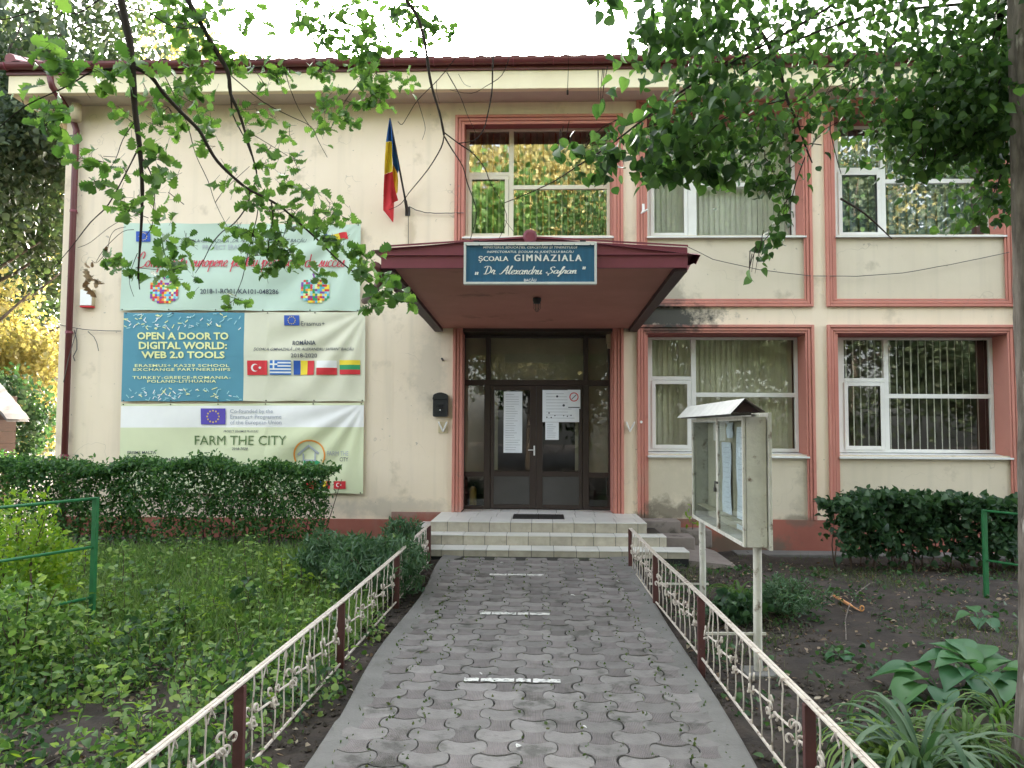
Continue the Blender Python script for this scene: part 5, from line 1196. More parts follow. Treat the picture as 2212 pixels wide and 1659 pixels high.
    # leaf clusters: u, v, spread_u, spread_v, count, depth, size (metres)
    C = [(350, 330, 80, 50, 12, 4.2, .105), (240, 400, 30, 20, 3, 4.2, .09), (560, 430, 130, 60, 22, 4.25, .09), (800, 370, 60, 35, 10, 4.3, .09), (790, 480, 40, 45, 5, 4.3, .09), (270, 580, 90, 60, 16, 4.2, .085), (285, 680, 75, 55, 14, 4.2, .095), (120, 560, 25, 20, 3, 4.2, .07),
         (650, 600, 60, 25, 6, 4.3, .07), (700, 660, 25, 20, 3, 4.3, .06), (340, 10, 60, 12, 4, 4.3, .1), (1000, 60, 150, 50, 26, 4.9, .085), (1090, 180, 120, 60, 26, 4.9, .09), (1100, 310, 130, 60, 30, 4.9, .075), (1080, 400, 80, 50, 22, 4.9, .07), (1030, 500, 110, 60, 36, 4.9, .065),
         (930, 620, 90, 60, 30, 4.9, .065), (1080, 600, 80, 50, 20, 4.9, .07), (890, 720, 50, 40, 12, 4.9, .06), (1170, 690, 50, 60, 9, 4.9, .07), (1190, 830, 40, 40, 6, 4.8, .075), (1300, 330, 90, 50, 14, 5, .08), (1390, 380, 80, 35, 12, 5, .075), (1500, 420, 80, 30, 10, 5, .07), (1570, 390, 40, 30, 6, 5, .075),
         (1330, 80, 100, 60, 10, 5, .08), (1200, 40, 70, 40, 8, 5, .085),
         (1700, 80, 110, 70, 36, 5.9, .07), (1800, 200, 110, 70, 36, 5.9, .07), (1950, 60, 110, 60, 44, 5.9, .07), (2050, 200, 110, 80, 46, 5.9, .07), (2000, 330, 90, 50, 36, 5.9, .075), (1800, 380, 70, 50, 22, 5.8, .07), (2080, 430, 100, 60, 42, 5.8, .075), (2060, 540, 70, 40, 22, 5.8, .07),
         (1850, 560, 80, 50, 26, 5.8, .065), (1820, 650, 70, 40, 22, 5.8, .065), (1930, 670, 50, 30, 14, 5.8, .065), (1790, 740, 45, 35, 12, 5.8, .065), (2200, 60, 80, 60, 26, 5.9, .07), (2300, 60, 70, 50, 20, 5.9, .065), (2400, 110, 70, 60, 22, 5.9, .065), (2480, 160, 50, 40, 12, 5.9, .065), (2300, 150, 70, 50, 16, 5.9, .065), (2200, 200, 60, 60, 16, 5.9, .065), (2250, 440, 40, 40, 10, 5.8, .065),
         (1420, 620, 70, 35, 13, 5, .06), (1490, 645, 40, 25, 7, 5, .055), (1390, 700, 18, 16, 2, 5, .06), (1600, 700, 35, 30, 7, 5, .06),
         (590, 920, 90, 40, 14, 4.3, .075), (490, 1000, 55, 40, 9, 4.3, .085), (680, 940, 40, 20, 5, 4.3, .06), (640, 880, 40, 25, 4, 4.3, .06), (820, 830, 45, 40, 7, 4.3, .07), (930, 930, 70, 45, 10, 4.35, .085), (890, 1010, 55, 35, 7, 4.35, .085), (930, 1075, 20, 25, 3, 4.35, .07),
         (690, 1130, 65, 30, 8, 4.3, .07), (760, 1100, 30, 30, 4, 4.3, .07), (870, 1165, 60, 25, 7, 4.3, .075), (820, 1220, 60, 30, 8, 4.3, .07), (1500, 830, 85, 50, 18, 4.9, .065), (1620, 890, 45, 35, 8, 4.9, .065), (1450, 920, 35, 25, 5, 4.9, .06), (1550, 970, 45, 30, 7, 4.9, .06),
         (1290, 1020, 60, 40, 9, 4.6, .065), (1410, 1030, 45, 30, 7, 4.6, .075), (1340, 1095, 40, 25, 4, 4.6, .08), (1590, 1030, 60, 40, 9, 4.7, .06), (1400, 1150, 60, 30, 8, 4.6, .06), (1480, 1160, 60, 30, 8, 4.6, .06), (1610, 1180, 95, 50, 22, 4.7, .065), (1730, 1090, 50, 50, 9, 4.7, .06), (1800, 1110, 55, 35, 9, 4.7, .06),
         (1860, 1200, 85, 50, 18, 4.7, .065), (1790, 1260, 70, 40, 11, 4.7, .06), (1300, 1280, 55, 35, 10, 4.6, .06), (1400, 1320, 85, 50, 18, 4.6, .06), (1550, 1320, 95, 50, 22, 4.65, .065), (1500, 1420, 85, 45, 20, 4.65, .065), (1600, 1400, 75, 40, 16, 4.65, .06), (1450, 1500, 45, 35, 9, 4.65, .065), (1560, 1480, 50, 40, 10, 4.65, .06),
         (1870, 1350, 60, 35, 10, 4.75, .065), (1790, 1320, 45, 30, 7, 4.7, .06), (650, 1450, 85, 30, 13, 4.3, .065), (710, 1490, 45, 25, 6, 4.3, .06), (980, 1390, 55, 30, 9, 4.5, .07), (920, 1430, 55, 30, 8, 4.5, .08), (880, 1505, 50, 25, 7, 4.5, .085), (1020, 1490, 55, 35, 8, 4.5, .08), (1010, 1560, 45, 30, 6, 4.5, .07), (1080, 1345, 60, 20, 8, 4.5, .055),
         (1780, 1540, 45, 30, 7, 4.7, .065), (1960, 1400, 65, 40, 10, 4.8, .07), (2060, 1420, 60, 40, 9, 4.8, .07), (2010, 1520, 80, 50, 16, 4.8, .07), (2120, 1540, 50, 40, 9, 4.8, .07), (2090, 1620, 60, 35, 10, 4.8, .075), (2200, 1640, 80, 35, 14, 4.8, .07), (2150, 1700, 60, 40, 10, 4.8, .07), (2270, 1660, 40, 20, 6, 4.8, .07), (1285, 1680, 35, 30, 9, 4.6, .055), (1270, 1650, 40, 20, 5, 4.6, .05)]
    P = []; SZ = []; DR = []
    tw = MB()
    for (u, v, su, sv, n, d, sz) in C:
        n = int(n*1.15); cen = PY(.3907*u, .3907*v, d)
        sp = [cen+Vector((random.gauss(0, .5)*su*.3907*d/F, random.gauss(0, .10), random.gauss(0, .5)*sv*.3907*d/F)) for _ in range(max(1, n//6))]
        for s_ in sp: tw.tube([cen+Vector((0, 0, sv*.2*d/F)), s_], .0022, 4)
        for k in range(n):
            s_ = sp[k % len(sp)] if random.random() < .55 else cen+Vector((random.uniform(-1, 1)*su*.3907*d/F, random.gauss(0, .09), random.uniform(-1, 1)*sv*.3907*d/F))
            dv = Vector((random.gauss(0, 1), random.gauss(0, .6), random.gauss(-.25, .7))).normalized()
            P.append(s_+dv*.01+Vector((random.uniform(-.02, .02), random.uniform(-.03, .03), random.uniform(-.02, .02)))); SZ.append(sz*random.uniform(.7, 1.25)); DR.append(dv)
    for p_, d_ in zip(P, DR): tw.tube([p_, p_-d_*.035+Vector((0, 0, .006))], .0011, 3, cap=False)
    build('twiglets', tw, M['twig'], o)['kind'] = 'stuff'
    Pn = np.array([tuple(p) for p in P]); Sn = np.array(SZ); Dn = np.array([tuple(p) for p in DR]); n = len(Pn)
    Nn = rng.normal(size=(n, 3))*.55; Nn[:, 1] -= .75; Nn[:, 2] += .25
    order = np.argsort(-Sn); big, rest = order[:280], order[280:]
    variants = []
    for k in range(5):
        tv, tf = OAK; tv = tv.copy(); tv[:, 2] *= random.uniform(.5, 1.6); tv[:, 0] *= random.uniform(.85, 1.12)
        me = leafmesh('leaf', (tv, tf), np.zeros((1, 3)), np.array([[0, 1, 0.]]), np.array([[0, 0, 1.]]), np.array([1.])); me.materials.append(LM['oak']); variants.append(me)
    x, d, z = frames(n, Dn, Nn)
    for i in big:
        lo = link('leaf', variants[i % 5], o, Vector(Pn[i])); lo.scale = (Sn[i],)*3
        lo.rotation_euler = Matrix((x[i], d[i], z[i])).transposed().to_euler()
    off = ORG[o.name]; me = leafmesh('leaves', OAK, Pn[rest], Dn[rest], Nn[rest], Sn[rest], off); me.materials.append(LM['oak']); link('leaves', me, o)['kind'] = 'stuff'
    # crown out of view, above and behind the camera
    cp = []
    for _ in range(60):
        c = Vector((random.uniform(-7, .5), random.uniform(-4, 3.2), random.uniform(6, 10.5)))
        cp.append(np.array(c)+rng.normal(size=(120, 3))*.5)
    foliage('crown', LIND, np.concatenate(cp), .17, LM['oak'], o)
    # withered leaves caught on a twig
    D0 = PY(195, 590, 4.2); dl = thing('dead_leaf_cluster', 'clump of curled brown dead leaves hanging from a bare twig', 'dead leaves', tuple(D0))
    for (u, v, s) in ((605, 200, .085), (590, 250, .08), (612, 310, .09), (650, 240, .08), (665, 270, .06), (600, 150, .05), (640, 150, .04), (738, 40, .045), (744, 60, .04)):
        p = PY(.3126*u, 518.4+.3126*v, 4.2+random.uniform(-.03, .03)); tv, tf = OAK; tv = tv.copy(); tv[:, 0] *= .8; tv[:, 2] = tv[:, 2]*2.5+.2*np.sin(tv[:, 1]*6)
        me = leafmesh('curled_leaf', (tv, tf), np.array([tuple(p)]), np.array([[random.gauss(0, .25), random.gauss(0, .2), -1.]]), np.array([[random.gauss(0, .5), -1., random.gauss(0, .4)]]), np.array([s*.75]), ORG[dl.name]); me.materials.append(LM['dead']); link('curled_leaf', me, dl)
    m = MB(); limb(m, [(272, 490), (250, 496), (238, 512), (232, 540), (222, 555), (208, 568), (198, 562)], 4.25, 4.2, .0017, .0014, 4); build('twig', m, M['twig'], dl)
oak()

# ------------------------------------------------------------------ linden on the right
def linden():
    Yt = 4.6; xt = PY(2197, 1000, Yt).x+.20; T = Vector((xt, Yt, gz(xt, Yt))); o = thing('linden_tree', 'linden with grey trunk at the right edge and dense dark leaf canopy', 'tree', tuple(T))
    b = MB(); zs = np.concatenate([np.linspace(-.3, 4.6, 60), np.linspace(4.8, 8, 8)]); n = 44; k0 = [random.uniform(0, 6) for _ in range(6)]
    for z in zs:
        r = .205+.10*math.exp(-(z+.3)*2.2)-.014*z
        for k in range(n):
            a = 2*math.pi*k/n; rr = r*(1+.025*math.sin(3*a+z*1.1+k0[0])+.03*math.sin(9*a+2.0*math.sin(z*2+k0[1])+k0[2])+.018*math.sin(17*a+3*math.sin(z*3+k0[3])))+random.uniform(-.003, .003)
            b.v.append((xt+rr*math.cos(a)+.015*math.sin(z*.9), Yt+rr*math.sin(a), T.z+z))
    for i in range(len(zs)-1):
        for k in range(n): b.f.append([i*n+k, i*n+(k+1) % n, (i+1)*n+(k+1) % n, (i+1)*n+k]); b.m.append(0)
    build('trunk', b, M['bark'], o, smooth=True)
    z3 = lambda pts: [(1348+.3907*x, .3907*y) for x, y in pts]
    S = [(z3([(640, -60), (660, 0), (740, 150), (800, 250), (860, 400), (890, 490), (905, 560), (960, 680), (1000, 800), (1040, 900)]), 5.4, 5.2, 6, 1.5),
         ([(1090, 438), (1147, 415), (1200, 390), (1247, 359), (1310, 319), (1372, 272), (1434, 225), (1500, 180), (1590, 130), (1700, 70), (1800, 10)], 5.0, 5.2, .9, 3.2),
         (z3([(0, 700), (150, 640), (330, 520), (520, 400), (700, 290), (900, 120)]), 5.0, 5.3, 1, 2.5), (z3([(250, 900), (400, 800), (560, 650), (700, 600), (900, 550)]), 5.0, 5.2, .8, 1.6), (z3([(1500, 230), (1350, 420), (1250, 500), (1140, 660), (1170, 850), (1200, 960)]), 5.3, 5.2, 2, .8),
         (z3([(900, 580), (1000, 540), (1100, 440), (1260, 330), (1400, 150), (1450, 0)]), 5.2, 5.4, 1.2, 2), (z3([(1000, 870), (950, 1010), (900, 1180), (800, 1300), (720, 1400), (690, 1500)]), 5.2, 5.2, 1.4, .7), (z3([(1200, 1100), (1330, 1180), (1480, 1320)]), 11.5, 12.2, 2.8, 1.4),
         (z3([(2100, 400), (2000, 600), (1900, 800), (1750, 920), (1640, 1020)]), 5, 5, 2, .6), (z3([(2200, 700), (2120, 900), (2050, 1050), (2000, 1180), (1930, 1230)]), 4.9, 4.9, 1.8, .6), (z3([(1900, 20), (1500, 60), (1200, 130), (900, 250), (640, 420)]), 5.4, 5.2, 4, 1.5)]
    for i, (pts, d0, d1, r0, r1) in enumerate(S):
        m = MB(); limb(m, pts, d0, d1, r0*d0/F, r1*d1/F, 6); build('limb' if r0 > 3 else 'twig', m, M['twig'], o, smooth=True)
    m = MB()
    for (px, py, d) in ((1790, -20, 5.4), (1600, -30, 5.4), (1915, -10, 5.4), (2150, 100, 5.1), (2190, 250, 4.95)):
        p = PY(px, py, d); m.tube([T+Vector((0, 0, 4.6)), T.lerp(p, .5)+Vector((0, 0, 2.9)), p], [.08, .05, .02], 7)
    build('limb', m, M['twig'], o, smooth=True)
    C = [(1300, 5, 40, 12, 14, 5.0), (1400, 60, 55, 50, 80, 5.0), (1480, 60, 100, 60, 170, 5.2), (1600, 50, 120, 60, 260, 5.3), (1750, 50, 120, 60, 280, 5.4), (1900, 60, 120, 60, 240, 5.4), (2050, 70, 120, 60, 250, 5.3), (2170, 60, 70, 60, 130, 5.2), (1393, 128, 22, 16, 10, 5.0),
         (1500, 150, 80, 40, 130, 5.1), (1600, 150, 110, 60, 260, 5.2), (1750, 160, 110, 60, 230, 5.3), (1900, 145, 110, 55, 260, 5.3), (2050, 180, 130, 60, 420, 5.2), (2150, 220, 90, 70, 360, 5.1), (1390, 300, 110, 40, 170, 5.0), (1500, 225, 95, 45, 190, 5.05), (1500, 290, 120, 50, 270, 5.0), (1430, 340, 110, 34, 170, 5.0),
         (1600, 260, 110, 60, 270, 5.1), (1640, 330, 80, 50, 220, 5.1), (1310, 330, 50, 24, 36, 4.95), (1250, 315, 50, 16, 18, 4.9), (1210, 325, 22, 10, 5, 4.9), (1280, 370, 40, 13, 14, 4.9), (1440, 368, 60, 18, 38, 5.0), (1545, 372, 75, 25, 80, 5.05), (1650, 395, 55, 28, 90, 5.1), (1720, 290, 50, 60, 60, 5.2), (1800, 215, 80, 45, 90, 5.3),
         (2000, 240, 100, 45, 300, 5.1), (2100, 290, 100, 50, 420, 5.0), (2180, 350, 50, 60, 200, 4.95), (2155, 430, 36, 36, 70, 4.95), (2120, 475, 55, 18, 44, 4.9), (2030, 350, 55, 14, 40, 5.0), (1975, 375, 45, 16, 26, 5.0), (1990, 300, 80, 30, 80, 5.0), (1700, 420, 22, 28, 30, 5.15), (1690, 470, 18, 25, 26, 5.15), (1665, 518, 26, 24, 34, 5.15),
         (1652, 552, 22, 16, 16, 5.15), (1625, 590, 12, 12, 5, 5.15), (2205, 130, 40, 100, 160, 4.9), (1850, 250, 90, 28, 90, 5.2), (1297, 214, 8, 12, 5, 4.9), (1262, 345, 12, 6, 3, 4.9)]
    P = []; SZ = []
    for (x, y, rx, ry, n, d) in C:
        if n >= 120 and y < 110: n = int(n*1.5)
        if 1680 < x < 1950 and y > 130: n = int(n*.55)
        if x < 1680 and y > 130: n = int(n*.66)
        if x > 1950 and n > 60: n = int(n*1.7)
        c = PY(x, y, d); k = d/F; dep = .28 if n > 60 else .07
        if d > 5.25: dep = .5
        for _ in range(n):
            P.append((c.x+random.gauss(0, .5)*rx*k*1.05, c.y+random.gauss(0, dep), c.z+random.gauss(0, .5)*ry*k)); SZ.append(random.uniform(.034, .066)*(1.35 if x < 1560 else 1.0)*(1.12 if n < 90 else 1))
    Pn = np.array(P); Sn = np.array(SZ); n = len(Pn); Dn = rng.normal(size=(n, 3)); Dn[:, 2] -= .9; Dn[:, 1] *= .7; Nn = rng.normal(size=(n, 3))*.6; Nn[:, 2] += .55; Nn[:, 1] -= .5
    # individual leaves: the outermost ones facing the viewer
    front = np.argsort(Pn[:, 1]-Sn*8+(Pn[:, 0] > 2.0)*1.0); sel, rest = front[:260], front[260:]
    variants = []
    for k in range(4):
        tv, tf = LIND; tv = tv.copy(); tv[:, 2] *= random.uniform(.4, 1.8); tv[:, 0] *= random.uniform(.9, 1.1)
        me = leafmesh('leaf', (tv, tf), np.zeros((1, 3)), np.array([[0, 1, 0.]]), np.array([[0, 0, 1.]]), np.array([1.])); me.materials.append(LM['linden']); variants.append(me)
    x, d, z = frames(n, Dn, Nn)
    for i in sel:
        lo = link('leaf', variants[i % 4], o, Vector(Pn[i])); lo.scale = (Sn[i],)*3; lo.rotation_euler = Matrix((x[i], d[i], z[i])).transposed().to_euler()
    me = leafmesh('leaves', LIND, Pn[rest], Dn[rest], Nn[rest], Sn[rest], ORG[o.name]); me.materials.append(LM['linden']); link('leaves', me, o)['kind'] = 'stuff'
    # unseen high crown, added beyond the top of the frame to shade the leaves below
    cp = []
    for _ in range(80):
        c = Vector((random.uniform(0.5, 7.5), random.uniform(1.0, 8.5), 0)); c.z = max(5.6, 1.7+.56*c.y+.8)+random.uniform(0, 3.5)
        cp.append(np.array(c)+rng.normal(size=(130, 3))*.45)
    cp = np.concatenate(cp); cp = cp[cp[:, 2] > 1.75+.56*cp[:, 1]+.15]
    foliage('crown', LIND, cp, .11, LM['linden'], o)
    # fine side twigs
    m = MB()
    for _ in range(170):
        c = random.choice(C); k = c[5]/F; p = PY(c[0]+random.uniform(-1, 1)*c[2]*.7, c[1]+random.uniform(-1, 1)*c[3]*.7, c[5]); lk = min(1, c[2]/70); q = p+Vector((random.uniform(-.05, .3)*lk, random.uniform(-.1, .1), random.uniform(.03, .22))); m.tube([q, q.lerp(p, .5)+Vector((0, 0, .02)), p], [.004, .003, .0015], 4)
    build('twiglets', m, M['twig'], o)['kind'] = 'stuff'
    p = PY(1228, -40, 5.2); q = PY(1226, 195, 5.2); m = MB().tube([p, p.lerp(q, .5)+Vector((.01, 0, 0)), q], [.002, .0025, .003], 4); tag(build('hanging_wire', m.tube([q, q+Vector((0, 0, -.03))], .007, 6), M['twig'], None, loc=p), 'straight dark wire hanging down before the eaves', 'wire')
linden()

# ------------------------------------------------------------------ hedges
def hedge(lab, x0, x1, y0, y1, zt, m, n, size, base, bulge=.06, tmpl=OVAL, low=.35):
    o = thing('hedge', lab, 'hedge', ((x0+x1)/2, (y0+y1)/2, gz((x0+x1)/2, y0)), 'clipped hedges in front of the school')
    ph = rng.random(6)*6; P = np.zeros((n, 3)); u = rng.random(n); face = rng.random(n)
    X = x0+(x1-x0)*rng.random(n); Y = y0+(y1-y0)*rng.random(n); zb = np.array([gz(a, y0) for a in X]); T = zt+.04*np.sin(X*2.3+ph[0])+.045*np.sin(X*6.1+ph[1])+.02*np.sin(X*13+ph[2])
    Z = zb+low*.5+(T-zb-low*.5)*rng.random(n)**.72
    top = face < .38; Z[top] = T[top]-np.abs(rng.normal(0, .035, top.sum()))
    fr = (face >= .38) & (face < .82); Y[fr] = y0+np.abs(rng.normal(0, .09, fr.sum()))+bulge*1.3*np.sin(X[fr]*3.7+ph[3])+.05*np.sin(X[fr]*9+Z[fr]*7)+.06*(1-(Z[fr]-zb[fr])/(T[fr]-zb[fr]))
    thin = (Z < zb+low) & (rng.random(n) < .45); hole = (np.sin(X*5.3+ph[4])*np.sin(Z*8+ph[5])+.5*np.sin(X*12+Z*9) > .95) & (rng.random(n) < .75); keep = ~(thin | hole)
    sp = rng.random(n) < .045; Z[sp] = T[sp]+rng.random(sp.sum())*.10
    P = np.stack([X, Y, Z], 1)[keep]
    foliage('foliage', tmpl, P, size, m, o, down=-.1, up=.9)
    b = MB()
    for _ in range(int((x1-x0)*14)):
        x, y = random.uniform(x0+.05, x1-.05), random.uniform(y0+.12, y1-.1); z = gz(x, y)-.03; p = Vector((x, y, z)); q = p+Vector((random.uniform(-.1, .1), random.uniform(-.1, .1), .35)); r = q+Vector((random.uniform(-.2, .2), random.uniform(-.15, .15), zt-z-.55))
        b.tube([p, q, r], [.011, .008, .004], 5)
    build('stems', b, M['twig2'], o)['kind'] = 'stuff'
    return o
hy = 10.75
hedge('long clipped hedge with sunlit bright top below the banners', -9.5, PY(700, 1080, hy).x, hy, 11.55, PY(500, 1008, hy).z, LM['hedge'], 34000, .06, 0, low=.15)
hy2 = 10.5; hedge('dark broad-leaved hedge under the right ground-floor window', PY(1812, 1100, hy2).x+.05, 7.4, hy2, 11.5, PY(1900, 1088, hy2).z, LM['hedge2'], 7600, .085, 0, tmpl=LIND, low=.25)

def bush(name, lab, cat, c, rx, ry, h, n, size, tmpl, m, group=None, stem='twig2', up=.5, down=.1, shell=.6, stems=14, zlow=.05):
    c = Vector((c[0], c[1], gz(c[0], c[1]))); o = thing(name, lab, cat, tuple(c), group)
    v = rng.normal(size=(n, 3)); v /= np.linalg.norm(v, axis=1, keepdims=True); r = rng.random(n)**(shell*.5)
    lob = 1+.16*np.sin(v[:, 0]*5+c.x)+.14*np.sin(v[:, 1]*6+c.y)+.1*np.sin(v[:, 2]*9)
    P = np.stack([c.x+v[:, 0]*rx*r*lob, c.y+v[:, 1]*ry*r*lob, c.z+h*.5+v[:, 2]*h*.5*r*lob], 1); P[:, 2] = np.maximum(P[:, 2], c.z+zlow)
    foliage('foliage', tmpl, P, size, m, o, down=down, up=up)
    b = MB()
    for _ in range(stems):
        a = random.uniform(0, 6.28); t = random.uniform(.3, .9); q = c+Vector((math.cos(a)*rx*t, math.sin(a)*ry*t, h*random.uniform(.6, .98))); b.tube([c+Vector((math.cos(a)*.04, math.sin(a)*.04, -.03)), c.lerp(q, .5)+Vector((0, 0, h*.08)), q], [.010, .007, .003], 4)
    build('stems', b, M[stem], o)['kind'] = 'stuff'
    return o
# left garden
for (px, py, rx, ry, h, n) in ((810, 1235, .62, .8, .62, 5200), (720, 1215, .5, .5, .6, 3000), (870, 1160, .35, .35, .55, 1500)):
    g = PG(px, py+50); bush('willowy_shrub', {810: 'largest bluish narrow-leaved shrub leaning over the left railing', 720: 'bluish narrow-leaved shrub left of the largest one by the railing', 870: 'small narrow-leaved shrub beside the left end of the steps'}[px], 'shrub', (g.x, g.y), rx*.8, ry, h*.95, n, .085, LANCE, LM['blue'], 'narrow-leaved shrubs by the left railing', down=-.9)
g = PG(60, 1400); bush('yellow_green_shrub', 'bright yellow-green shrub growing through the left green fence', 'shrub', (g.x-.45, g.y+.5), .52, .6, 1.12, 2900, .06, OVAL, LM['yellow'], down=-.1, up=.8)
g = PG(30, 1500); bush('yellow_green_shrub', 'leafy yellow-green shrub low at the left picture edge', 'shrub', (g.x-.1, g.y+.2), .42, .45, .7, 1700, .06, OVAL, LM['weed'], down=-.1, up=.8)
# saplings
def sapling(lab, px, py, ptop, n, size, m, lean=.05, tm=OVAL):
    g = PG(px, py); t = PY(px, ptop, g.y); o = thing('sapling', lab, 'sapling', tuple(g), 'young self-sown plants in the left garden'); h = t.z-g.z
    P = []; D = []; b = MB(); top = g+Vector((random.uniform(-lean, lean), 0, h)); b.tube([g, g.lerp(top, .5)+Vector((lean*.5, 0, 0)), top], [.006, .005, .003], 5)
    for k in range(n):
        f = .25+.75*k/n; c = g.lerp(top, f)
        a = k*2.4; l = .16*(1.15-f)+.04
        e = c+Vector((math.cos(a)*l, math.sin(a)*l, l*.35)); b.tube([c, e], [.003, .0015], 4)
        for j in range(5): q = c.lerp(e, .3+.7*j/4); P.append(tuple(q)); D.append((math.cos(a+(-1)**j*.8), math.sin(a+(-1)**j*.8), .1))
    build('stem', b, M['twig2'], o); foliage('leaves', tm, np.array(P), size, m, o, dirs=np.array(D), up=1.5)
sapling('tall yellow-green sapling standing before the hedge, left of the lawn', 285, 1190, 1038, 15, .07, LM['yellow'])
sapling('slender green sapling in front of the middle of the left hedge', 507, 1185, 1105, 9, .07, LM['weed']); sapling('small pale sapling right of the iris-like tuft', 525, 1240, 1160, 7, .055, LM['weed'])
sapling('low bright plant at the right end of the lawn', 640, 1300, 1225, 8, .07, LM['yellow']); sapling('dark leafy plant in the middle of the lawn', 528, 1340, 1250, 7, .08, LM['weed2'], tm=LIND)
# grass tufts with long arching blades
def tuft(lab, px, py, h, n, m, spread=.5, wd=1.0, group='tufts of long grass blades', indiv=0):
    g = PG(px, py); o = thing('grass_tuft', lab, 'grass tuft', tuple(g), group)
    def blade(a, L, up_, wv):
        N = 9; vs = []; d = Vector((math.cos(a), math.sin(a), 0)); s = Vector((-d.y, d.x, 0)); p = g+d*random.uniform(0, .04)+s*random.uniform(-.04, .04); ang = up_
        for i in range(N+1):
            t = i/N; ww = wv*(math.sin(math.pi*min(.999, (t*.85+.12)))**.8); vs += [p-s*ww+Vector((0, 0, ww*.4)), p.copy(), p+s*ww+Vector((0, 0, ww*.4))]
            p = p+(d*math.cos(ang)+Vector((0, 0, math.sin(ang))))*L/N; ang -= .26*(1+t)
        fs = []
        for i in range(N): q = i*3; fs += [(q, q+1, q+4, q+3), (q+1, q+2, q+5, q+4)]
        return vs, fs
    b = MB()
    for k in range(n):
        vs, fs = blade(random.uniform(0, 6.28), h*random.uniform(.6, 1.25), random.uniform(.9, 1.5), .0075*wd*random.uniform(.7, 1.3))
        if k < indiv: build('blade', MB().add(vs, fs), m, o, smooth=True)
        else: b.add(vs, fs)
    build('blades', b, m, o, smooth=True)['kind'] = 'stuff'
tuft('pale arching grass tuft before the hedge', 440, 1195, .42, 60, LM['grass']); tuft('second arching grass tuft to the right of the pale one', 500, 1185, .38, 45, LM['weed'])
tuft('grass tuft between the notice board posts', 1600, 1310, .5, 60, LM['grass'], wd=1.5)
tuft('large long-bladed grass tuft at the lower right by the railing', 1990, 1700, .85, 70, LM['blue'], wd=2.2, indiv=30)
tuft('dense green grass tuft in the lower right corner', 2080, 1640, .55, 110, LM['grass'], wd=1.3); tuft('green grass tuft left of the lower right corner', 1905, 1650, .5, 60, LM['weed'], wd=1.5, indiv=12)
tuft('sparse grass tuft at the foot of the linden trunk', 2170, 1560, .5, 30, LM['grass'], wd=1.6, indiv=8)
g = PG(1700, 1330); bush('bluish_bush', 'low bluish bush right of the notice board', 'shrub', (g.x, g.y), .33, .3, .36, 1500, .06, LANCE, LM['blue'], 'low plants under the notice board', down=-.5)
g = PG(1590, 1345); bush('bluish_bush', 'low broad-leaved plant between the notice board posts', 'shrub', (g.x, g.y), .28, .25, .24, 500, .07, LIND, LM['hedge2'], 'low plants under the notice board', down=-.3)
g = PG(1470, 1150+75); 
pz = PZ(1483, 1150, .1); sp = thing('wall_sapling', 'small bright seedling growing between wall and steps', 'seedling', (2.35, 12.3, .05)); b = MB().tube([(2.35, 12.3, .05), (2.36, 12.28, .3), (2.33, 12.25, .55)], [.006, .005, .002], 5); build('stem', b, M['twig2'], sp)
foliage('leaves', OVAL, np.array([(2.35+.09*math.sin(k*2.4), 12.27+.06*math.cos(k*2.4), .2+.024*k) for k in range(15)]), .085, LM['yellow'], sp, down=0, up=1)

for k in range(18):
    px, py = random.uniform(150, 640), random.uniform(1240, 1500)
    if px > 1100-py*.55+230: px -= 200
    side_ = 'near the left fence' if px < 250 else ('close to the left railing' if px > 430 else 'in the middle of the left garden'); dist_ = 'far' if py < 1330 else ('halfway' if py < 1420 else 'near the viewer')
    sapling('small leafy weed stalk %s, %s' % (side_, dist_), px, py, py-random.uniform(45, 95), 7, random.uniform(.05, .07), LM[random.choice(['weed', 'yellow', 'weed', 'weed2'])], tm=random.choice([OVAL, LIND, LANCE]))
# ------------------------------------------------------------------ hosta-like plant
def hosta(lab, px, py, leaves, s, m='hosta', tm=HOSTA, name='broad_leaved_plant'):
    g = PG(px, py); o = thing(name, lab, 'plant', tuple(g), 'broad-leaved plants by the linden')
    for (a, L, el, sz) in leaves:
        a = R(a); d = Vector((math.cos(a), math.sin(a), 0)); e = g+d*L*math.cos(R(el))+Vector((0, 0, L*math.sin(R(el)))); tv, tf = tm
        tv = tv.copy(); ms = LM[m]; tl = R(el-35); dd = d*math.cos(tl)+Vector((0, 0, math.sin(tl))); nn = Vector((-d.x*math.sin(tl), -d.y*math.sin(tl), math.cos(tl)))
        # finer stations for a smooth outline
        fs = [(t, wd) for t, wd in zip(np.linspace(0, 1, 12), [.03, .24, .36, .42, .44, .43, .39, .33, .25, .16, .07, 0])] if tm is HOSTA else [(t, .03+.13*math.sin(math.pi*t**.8)) for t in np.linspace(0, 1, 12)]
        tv, tf = strip_template(fs, .45, random.uniform(.2, .5)); tv[:, 2] += .02*np.sin(tv[:, 1]*14)*np.abs(tv[:, 0])
        me = leafmesh('leaf', (tv, tf), np.array([tuple(e)]), np.array([tuple(dd)]), np.array([tuple(nn)]), np.array([sz*s]), ORG[o.name]); me.materials.append(ms); me.polygons.foreach_set('use_smooth', [True]*len(me.polygons)); link('leaf', me, o)
        build('leaf_stalk', MB().tube([g, g.lerp(e, .5)+Vector((0, 0, L*.12)), e], [.006, .005, .004], 5), LM['hosta'], o)
hosta('large broad-leaved plant beside the linden trunk', 2120, 1490, [(200, .22, 60, .30), (170, .25, 50, .28), (140, .22, 65, .26), (100, .25, 60, .26), (60, .22, 60, .26), (20, .2, 55, .26), (320, .22, 50, .28), (280, .2, 45, .28), (240, .25, 40, .30), (215, .3, 35, .26), (0, .1, 80, .24), (120, .15, 80, .26), (300, .28, 30, .26), (260, .3, 28, .24), (190, .12, 82, .24), (340, .28, 40, .26)], 1.0)
